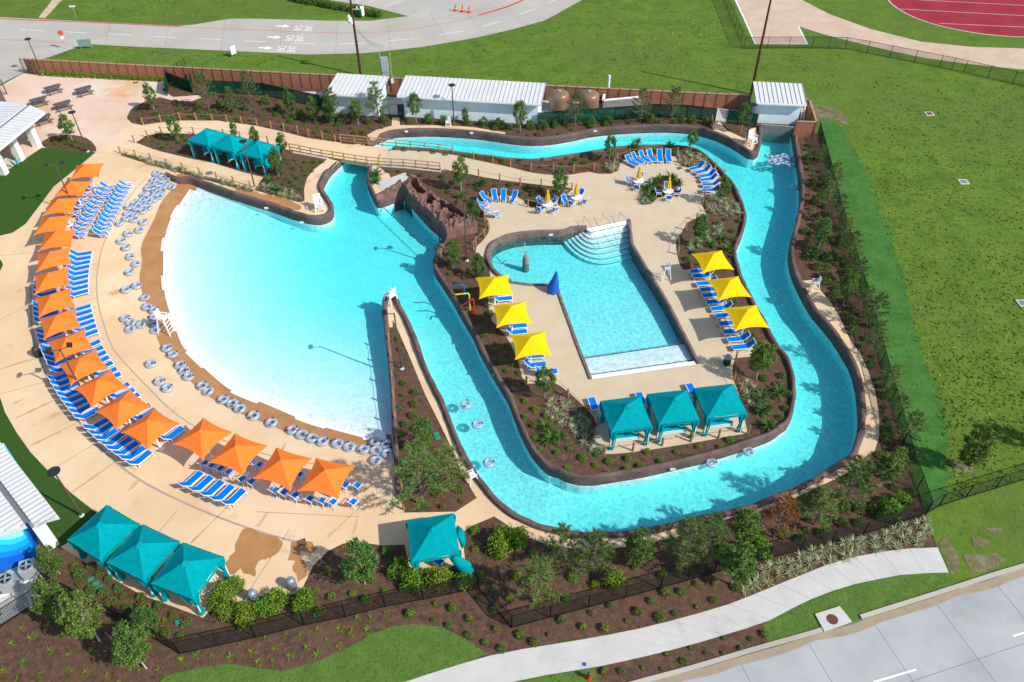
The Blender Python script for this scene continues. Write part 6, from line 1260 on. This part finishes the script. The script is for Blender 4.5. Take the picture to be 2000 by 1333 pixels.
def plant_trees(kits, lst, nm, cat, lab, group, h0, wide=1.0, jit=.12):
    for k, (x, y, ty) in enumerate(sorted(lst)):
        H_ = max(.8, hgt((x, y), ty)); f = H_ / h0; o = kits[k % len(kits)].put(P(x, y), G.uniform(0, 6.28), lab % nth(k + 1), cat, group, (f * wide * G.uniform(.9, 1.1), f * wide * G.uniform(.9, 1.1), f)); o.name = nm
plant_trees(OAK, [(302, 217, 162), (143, 278, 222), (349, 277, 226), (700, 245, 190), (813, 239, 181), (1016, 256, 196), (1190, 316, 265), (1349, 296, 252), (1092, 386, 325), (901, 373, 305), (829, 881, 812), (1363, 480, 417), (1405, 402, 345), (1064, 778, 715), (1477, 741, 668), (1646, 596, 533), (1597, 490, 425), (194, 1251, 1165), (286, 1306, 1230), (1428, 1143, 1068), (1445, 1066, 995), (1717, 952, 885), (713, 1141, 1060), (1447, 259, 201)], 'young_oak', 'tree', 'young oval crowned tree with slim pale trunk, %s from the left of its kind', 'young oval crowned trees', 4.0, .92)
plant_trees(DEEP, [(118, 1122, 1068), (126, 1207, 1140), (302, 1246, 1190), (1883, 918, 838), (570, 226, 172), (616, 238, 185), (648, 242, 188), (909, 241, 212), (885, 522, 465), (935, 545, 498), (555, 300, 258), (500, 285, 246), (460, 270, 238), (545, 345, 290), (925, 440, 390), (1245, 1102, 1035), (2040, 872, 800)], 'leafy_tree', 'tree', 'dense dark green leafy young tree, %s from the left of its kind', 'dense leafy young trees', 4.0, .76)
plant_trees(PINE, [(827, 988, 874), (879, 955, 875), (1095, 1106, 1033), (1158, 1121, 1045), (1050, 1178, 1098), (1335, 1108, 1022), (1378, 1086, 1013), (1648, 984, 896), (1697, 697, 632), (1622, 372, 318), (1632, 437, 383), (1655, 512, 455), (1700, 640, 575), (1765, 865, 806), (1600, 322, 285), (1590, 1025, 960), (1560, 1015, 965), (410, 218, 140), (457, 222, 172), (492, 205, 142), (652, 242, 170), (740, 237, 162), (1123, 248, 178), (1250, 240, 175), (1312, 236, 168), (1740, 930, 880), (1668, 560, 505), (1612, 405, 355), (1645, 475, 425), (1683, 610, 560), (1728, 770, 715), (1745, 820, 770)], 'young_pine', 'pine tree', 'young feathery pine, %s pine from the left', 'young pines', 4.2, 1.12)
RUST.put(P(1510, 1050), 1.0, 'rust brown dying young pine by the bottom right fence', 'pine tree', None, 1.15)
def plants(mesh_list, pts, nm, cat, lab, group, s0=1.0, s1=1.25, fl=None, zs=1.0):
    pts = sorted(pts, key=lambda p: (Qpx(p)[0])); n = len(pts)
    for k, p in enumerate(pts[:300]):
        s = G.uniform(s0, s1); o = ob(nm, mesh_list[k % len(mesh_list)]); o.location = p; o.rotation_euler = (0, 0, G.uniform(0, 6.28)); o.scale = (s, s, s * zs); tag(o, lab % nth(k + 1), cat, group)
        if fl and k % 2 == 0: q = ob('flowers', fl, o)
def scatter(px, spacing, n=4000, jit=True, avoid=()):
    poly = [Vector(p[:2]) for p in PL(px)]; bb = bbox(poly); out = []
    for _ in range(n):
        x, y = G.uniform(bb[0], bb[2]), G.uniform(bb[1], bb[3])
        if not inside(x, y, poly) or is_cut(x, y): continue
        q = Qpx((x, y, 0))
        if any(inside(q[0], q[1], a) for a in avoid): continue
        if all((x - o.x) ** 2 + (y - o.y) ** 2 > spacing * spacing for o in out): out.append(Vector((x, y, 0)))
    return out
def pxs(l): return [P(*p) for p in l]
dome = [plant_mesh('dome', 'leaf_low') for _ in range(3)]; domeb = [plant_mesh('dome', 'leaf_bright') for _ in range(3)]; bush = [plant_mesh('bush', 'leaf_bright') for _ in range(3)]; bushd = [plant_mesh('bush', 'leaf_deep') for _ in range(3)]
blades = [plant_mesh('blades', 'leaf_lime') for _ in range(3)]; flax = [plant_mesh('flax', 'leaf_flax') for _ in range(3)]; palm = [plant_mesh('palm', 'leaf_palm') for _ in range(3)]
yel = flowers(26, .3, .42, .13, 'petal_yellow'); red = flowers(14, .32, .5, .12, 'petal_red')
plants(bush, pxs([(457, 1150), (425, 1183), (447, 1200), (482, 1206), (440, 1165), (542, 1182), (520, 1195), (592, 1188), (600, 1176), (780, 1120), (810, 1142), (857, 1140), (905, 1140), (1197, 1138), (1012, 1065), (985, 1062), (975, 1075), (1735, 1010), (1760, 985), (1420, 1090), (1480, 1080), (1015, 1052)]), 'bright_bush', 'bush', 'bright lime green rounded bush, %s from the left', 'bright rounded bushes', 1.25, 1.8)
plants(bushd, pxs([(520, 203), (545, 214), (585, 232), (640, 235), (668, 240), (690, 230), (720, 242), (750, 240), (870, 243), (912, 243), (945, 246), (975, 250), (1035, 250), (1085, 248), (1155, 246), (1188, 243), (1350, 240), (1380, 243), (450, 205), (480, 215), (430, 210), (1060, 252), (1270, 240), (1330, 240), (838, 240)]), 'dark_shrub', 'shrub', 'dark green shrub in the north bed by the pump houses, %s from the left', 'north bed shrubs', .9, 1.5)
plants(palm, pxs([(240, 0)] [:0] + [(735, 345), (733, 358), (938, 364), (898, 386), (1100, 405)][:4] + [(1262, 372), (1275, 362), (1290, 355), (1310, 352), (1323, 360), (1278, 382), (1268, 388), (1065, 836), (1093, 855), (1075, 862), (1488, 805), (1485, 780), (1520, 770), (1500, 835), (1410, 470), (1388, 480), (1420, 490), (527, 357), (540, 375), (1590, 500), (1615, 545), (1580, 505), (1240, 290), (1308, 290), (1245, 280)]), 'sago_palm', 'palm', 'dark green spiky sago palm, %s from the left', 'sago palms', .95, 1.35)
flx = scatter([(1075, 780), (1110, 785), (1165, 850), (1178, 885), (1150, 880), (1100, 830), (1070, 815)], .62) + scatter([(1325, 300), (1360, 300), (1385, 318), (1375, 325), (1355, 330), (1335, 326), (1322, 316)], .6) + scatter([(1378, 395), (1400, 385), (1440, 400), (1445, 420), (1420, 425), (1385, 415)], .62) + scatter([(1350, 470), (1380, 455), (1410, 440), (1405, 470), (1360, 495), (1345, 495)], .7) + scatter([(1448, 745), (1470, 750), (1480, 790), (1465, 800), (1452, 770)], .65) + scatter([(500, 366), (530, 360), (585, 385), (583, 394), (545, 386)], .6) + scatter([(1250, 390), (1268, 388), (1268, 398), (1256, 400)], .5) + scatter([(240, 300), (296, 314), (357, 332), (424, 350), (490, 368), (488, 376), (420, 357), (350, 338), (290, 321)], .55)[:36] + scatter([(1183, 325), (1205, 322), (1205, 335), (1190, 338)], .5)
plants(flax, flx, 'flax_lily', 'flax lily', 'pale striped flax lily clump inside the park, %s from the left', 'striped flax lilies in the park', .95, 1.4)
plants(flax, scatter([(1455, 1120), (1500, 1105), (1600, 1072), (1700, 1045), (1806, 1018), (1818, 1060), (1700, 1078), (1600, 1104), (1520, 1135), (1450, 1160)], .62), 'flax_lily', 'flax lily', 'pale striped flax lily between bottom fence and pavement, %s from the left', 'striped flax lilies by the pavement', 1.0, 1.4)
plants(blades, scatter([(-20, 1190), (60, 1190), (160, 1240), (230, 1290), (330, 1300), (300, 1330), (200, 1345), (-20, 1345)], 1.05)[:90] + scatter([(355, 1290), (500, 1252), (600, 1230), (700, 1210), (760, 1195), (745, 1225), (680, 1260), (610, 1290), (550, 1306), (450, 1292), (370, 1300)], .85), 'grass_clump', 'grass clump', 'small lime green grass clump in the bottom left bed, %s from the left', 'lime grass clumps', .8, 1.3)
plants(dome, scatter([(770, 1195), (935, 1160), (985, 1215), (1000, 1240), (1140, 1195), (1300, 1155), (1420, 1122), (1460, 1112), (1450, 1165), (1330, 1200), (1200, 1232), (1000, 1265), (960, 1275), (900, 1235), (830, 1210)], 1.0), 'low_shrub', 'shrub', 'low green shrub in the bed above the pavement, %s from the left', 'low shrubs above the pavement', .38, .78, yel)
plants(dome, scatter([(1175, 1310), (1250, 1290), (1350, 1265), (1450, 1236), (1492, 1225), (1495, 1255), (1350, 1300), (1250, 1328), (1180, 1335)], .95), 'verge_shrub', 'shrub', 'small shrub in the roadside verge bed, %s from the left', 'roadside shrubs', .32, .6, yel)
plants(domeb, scatter([(640, 1100), (700, 1075), (790, 1080), (800, 1150), (700, 1180), (610, 1200), (600, 1160)], 1.1) + scatter([(920, 1040), (965, 1020), (1020, 1055), (1125, 1082), (1250, 1075), (1400, 1035), (1480, 1010), (1470, 1070), (1300, 1130), (1100, 1180), (1005, 1200), (930, 1120)], 1.5), 'fence_shrub', 'shrub', 'small bright shrub inside the bottom fence, %s from the left', 'shrubs inside the bottom fence', .45, .9)
plants(dome, scatter([(180, 1105), (270, 1165), (390, 1215), (370, 1250), (320, 1240), (150, 1140), (140, 1110)], .8), 'rose_bush', 'rose bush', 'low rose bush behind the corner cabanas, %s from the left', 'rose bushes', .55, 1.0, red)
plants(domeb, scatter([(1010, 770), (1050, 790), (1110, 870), (1180, 892), (1300, 880), (1450, 855), (1440, 875), (1300, 905), (1150, 935), (1105, 930), (1060, 890), (1025, 830)], 1.05), 'bed_shrub', 'shrub', 'small bright shrub in the bed before the island cabanas, %s from the left', 'shrubs round the island cabanas', .5, .8)
plants(dome, scatter([(1390, 540), (1410, 545), (1440, 600), (1475, 660), (1520, 720), (1545, 780), (1520, 830), (1490, 840), (1470, 780), (1480, 700), (1440, 640), (1410, 580)], 1.1) + scatter([(1340, 500), (1400, 430), (1445, 430), (1435, 480), (1440, 530), (1390, 525), (1345, 522)], 1.2), 'bank_shrub', 'shrub', 'small shrub on the island bank right of the yellow shades, %s from the left', 'shrubs on the right island bank', .4, .9)
plants(dome, scatter([(858, 520), (925, 495), (950, 560), (955, 610), (985, 660), (1010, 720), (1025, 750), (1000, 760), (940, 650), (890, 560)], 1.0) + scatter([(745, 335), (880, 340), (1000, 362), (1105, 378), (1030, 398), (1000, 378), (945, 385), (935, 420), (880, 380), (830, 348)], 1.25), 'slope_shrub', 'shrub', 'small shrub on the left side of the island, %s from the left', 'shrubs on the left of the island', .35, .9)
plants(dome, scatter([(1565, 290), (1590, 280), (1625, 400), (1670, 560), (1705, 700), (1760, 900), (1800, 990), (1700, 1015), (1560, 1060), (1500, 1080), (1510, 1010), (1700, 920), (1730, 850), (1720, 760), (1660, 640), (1600, 550), (1565, 500), (1580, 400)], .95), 'edge_shrub', 'shrub', 'green shrub in the bed along the right fence, %s from the left', 'shrubs along the right fence', .5, 1.3)
plants(dome, scatter([(775, 650), (790, 720), (830, 810), (880, 920), (920, 970), (880, 995), (795, 995), (780, 880), (770, 760)], 1.05), 'wedge_shrub', 'shrub', 'small shrub in the wedge bed beside the wave pool, %s from the left', 'shrubs in the wedge bed', .4, .85)
plants(dome, scatter([(265, 215), (310, 200), (400, 205), (520, 215), (640, 245), (760, 250), (715, 262), (620, 262), (500, 238), (350, 228), (275, 238)], 1.2) + scatter([(790, 232), (1050, 248), (1270, 235), (1390, 243), (1300, 244), (1150, 256), (1060, 270), (1000, 268), (920, 248), (800, 243)], 1.3), 'north_shrub', 'shrub', 'low shrub in the north bed behind the river, %s from the left', 'low shrubs in the north bed', .4, 1.0)
plants(dome, scatter([(272, 279), (320, 263), (375, 266), (360, 300), (300, 292)], 1.0) + scatter([(520, 350), (560, 310), (630, 318), (596, 350), (590, 385), (540, 372)], .9) + scatter([(88, 285), (130, 268), (180, 285), (170, 294)], .8) + scatter([(760, 291), (880, 304), (1000, 315), (1180, 305), (1200, 300), (1300, 292), (1380, 305), (1300, 300), (1200, 316), (1050, 330), (930, 310), (800, 294)], 1.1), 'cabana_shrub', 'shrub', 'low shrub beside the island walk and back cabanas, %s from the left', 'low shrubs by the walk and back cabanas', .35, .8)
plants(domeb, pxs([(85 + 11.2 * k, 147 + .55 * k) for k in range(23)]), 'wall_shrub', 'shrub', 'small shrub at the foot of the brick wall, %s from the left', 'shrubs at the brick wall', .9, 1.2)
plants(bushd, pxs([(575 + 11 * k, 2.2 + 2.1 * k) for k in range(16)]), 'hedge_shrub', 'shrub', 'dark hedge shrub edging the far car park, %s from the left', 'hedge shrubs by the far car park', 1.1, 1.5)
pl_ = thing('teal_planter', 'teal pointed leaf ornament beside the pavilion columns', 'ornament', P(33, 327))
for k in range(4): a = k * 1.6; MB().add([(0.1 * math.cos(a), .1 * math.sin(a), 0), (.5 * math.cos(a + .3), .5 * math.sin(a + .3), .7), (.75 * math.cos(a), .75 * math.sin(a), 1.4), (.4 * math.cos(a - .3), .4 * math.sin(a - .3), .6), (.3 * math.cos(a), .3 * math.sin(a), .55)], [(0, 1, 4), (1, 2, 4), (2, 3, 4), (3, 0, 4)]).build('blade', 'teal_cushion', pl_)
# wild flowers dotted over the far grass and taller tufts: too many to count
m = MB()
for _ in range(5200):
    x, y = G.uniform(-10, 2010), G.uniform(-10, 1000)
    if y > 110 and x < 1610: continue
    p = P(x, y)
    if y < 110 and inside(x, y, [(0, 34), (350, 51), (450, 37), (797, 32), (640, 0), (1137, 0), (1000, 58), (717, 104), (180, 87), (0, 168)]): continue
    if noise.noise((p.x * .07, p.y * .07, 2)) < G.uniform(-.35, .45): continue
    if x > 1400 and y < 165: continue
    if inside(x, y, [(1590, 230), (1625, 232), (1715, 400), (1800, 690), (1850, 880), (1848, 1000), (1700, 1000)]): continue
    if is_cut(p.x, p.y): continue
    s = G.uniform(.02, .05) if y > 150 else G.uniform(.05, .11); z = G.uniform(.05, .16); m.add([(p.x - s, p.y, z), (p.x, p.y - s, z), (p.x + s, p.y, z + .02), (p.x, p.y + s, z + .02)], [(0, 1, 2, 3)])
tag(m.build('wild_flowers', 'petal_lemon'), 'tiny yellow wild flowers dotted over the grass', 'flowers', None, 'stuff')

m = MB()                                            # rough tufts standing up in the meadow grass
GR = [[(1650, 262), (1700, 140), (2020, 170), (2020, 930), (1860, 980), (1850, 880), (1800, 690), (1715, 400)], [(1000, 62), (1140, 0), (1390, 0), (1440, 100), (1650, 110), (1640, 200), (1462, 180), (1070, 163)], [(130, 110), (250, 95), (600, 111), (830, 95), (1000, 62), (1070, 160), (500, 134)], [(-10, -10), (560, -10), (650, 38), (480, 34), (350, 48), (-10, 30)], [(1850, 1000), (2010, 940), (2010, 1105), (1900, 1140), (1870, 1100)]]
for px, n_ in zip(GR, (7000, 2500, 2000, 900, 0)):
    poly = [Vector(p) for p in px]; bb = bbox(poly)
    for _ in range(n_):
        x, y = G.uniform(bb[0], bb[2]), G.uniform(bb[1], bb[3])
        if not inside(x, y, poly): continue
        p = P(x, y); h_ = G.uniform(.025, .065) * (1.3 + noise.noise((p.x * .2, p.y * .2, 0))); a_ = G.uniform(0, 6.28); w_ = G.uniform(.05, .13); dx, dy = math.cos(a_) * w_, math.sin(a_) * w_
        m.add([(p.x - dx, p.y - dy, -.02), (p.x + dx, p.y + dy, -.02), (p.x + dx * 1.8 + G.uniform(-.1, .1), p.y + dy + G.uniform(-.1, .1), h_), (p.x - dx * 1.4 + G.uniform(-.1, .1), p.y - dy, h_ * .8)], [(0, 1, 2, 3)])
tag(m.build('grass_tufts', 'leaf_tuft'), 'rough green tufts in the meadow grass', 'grass', None, 'stuff')
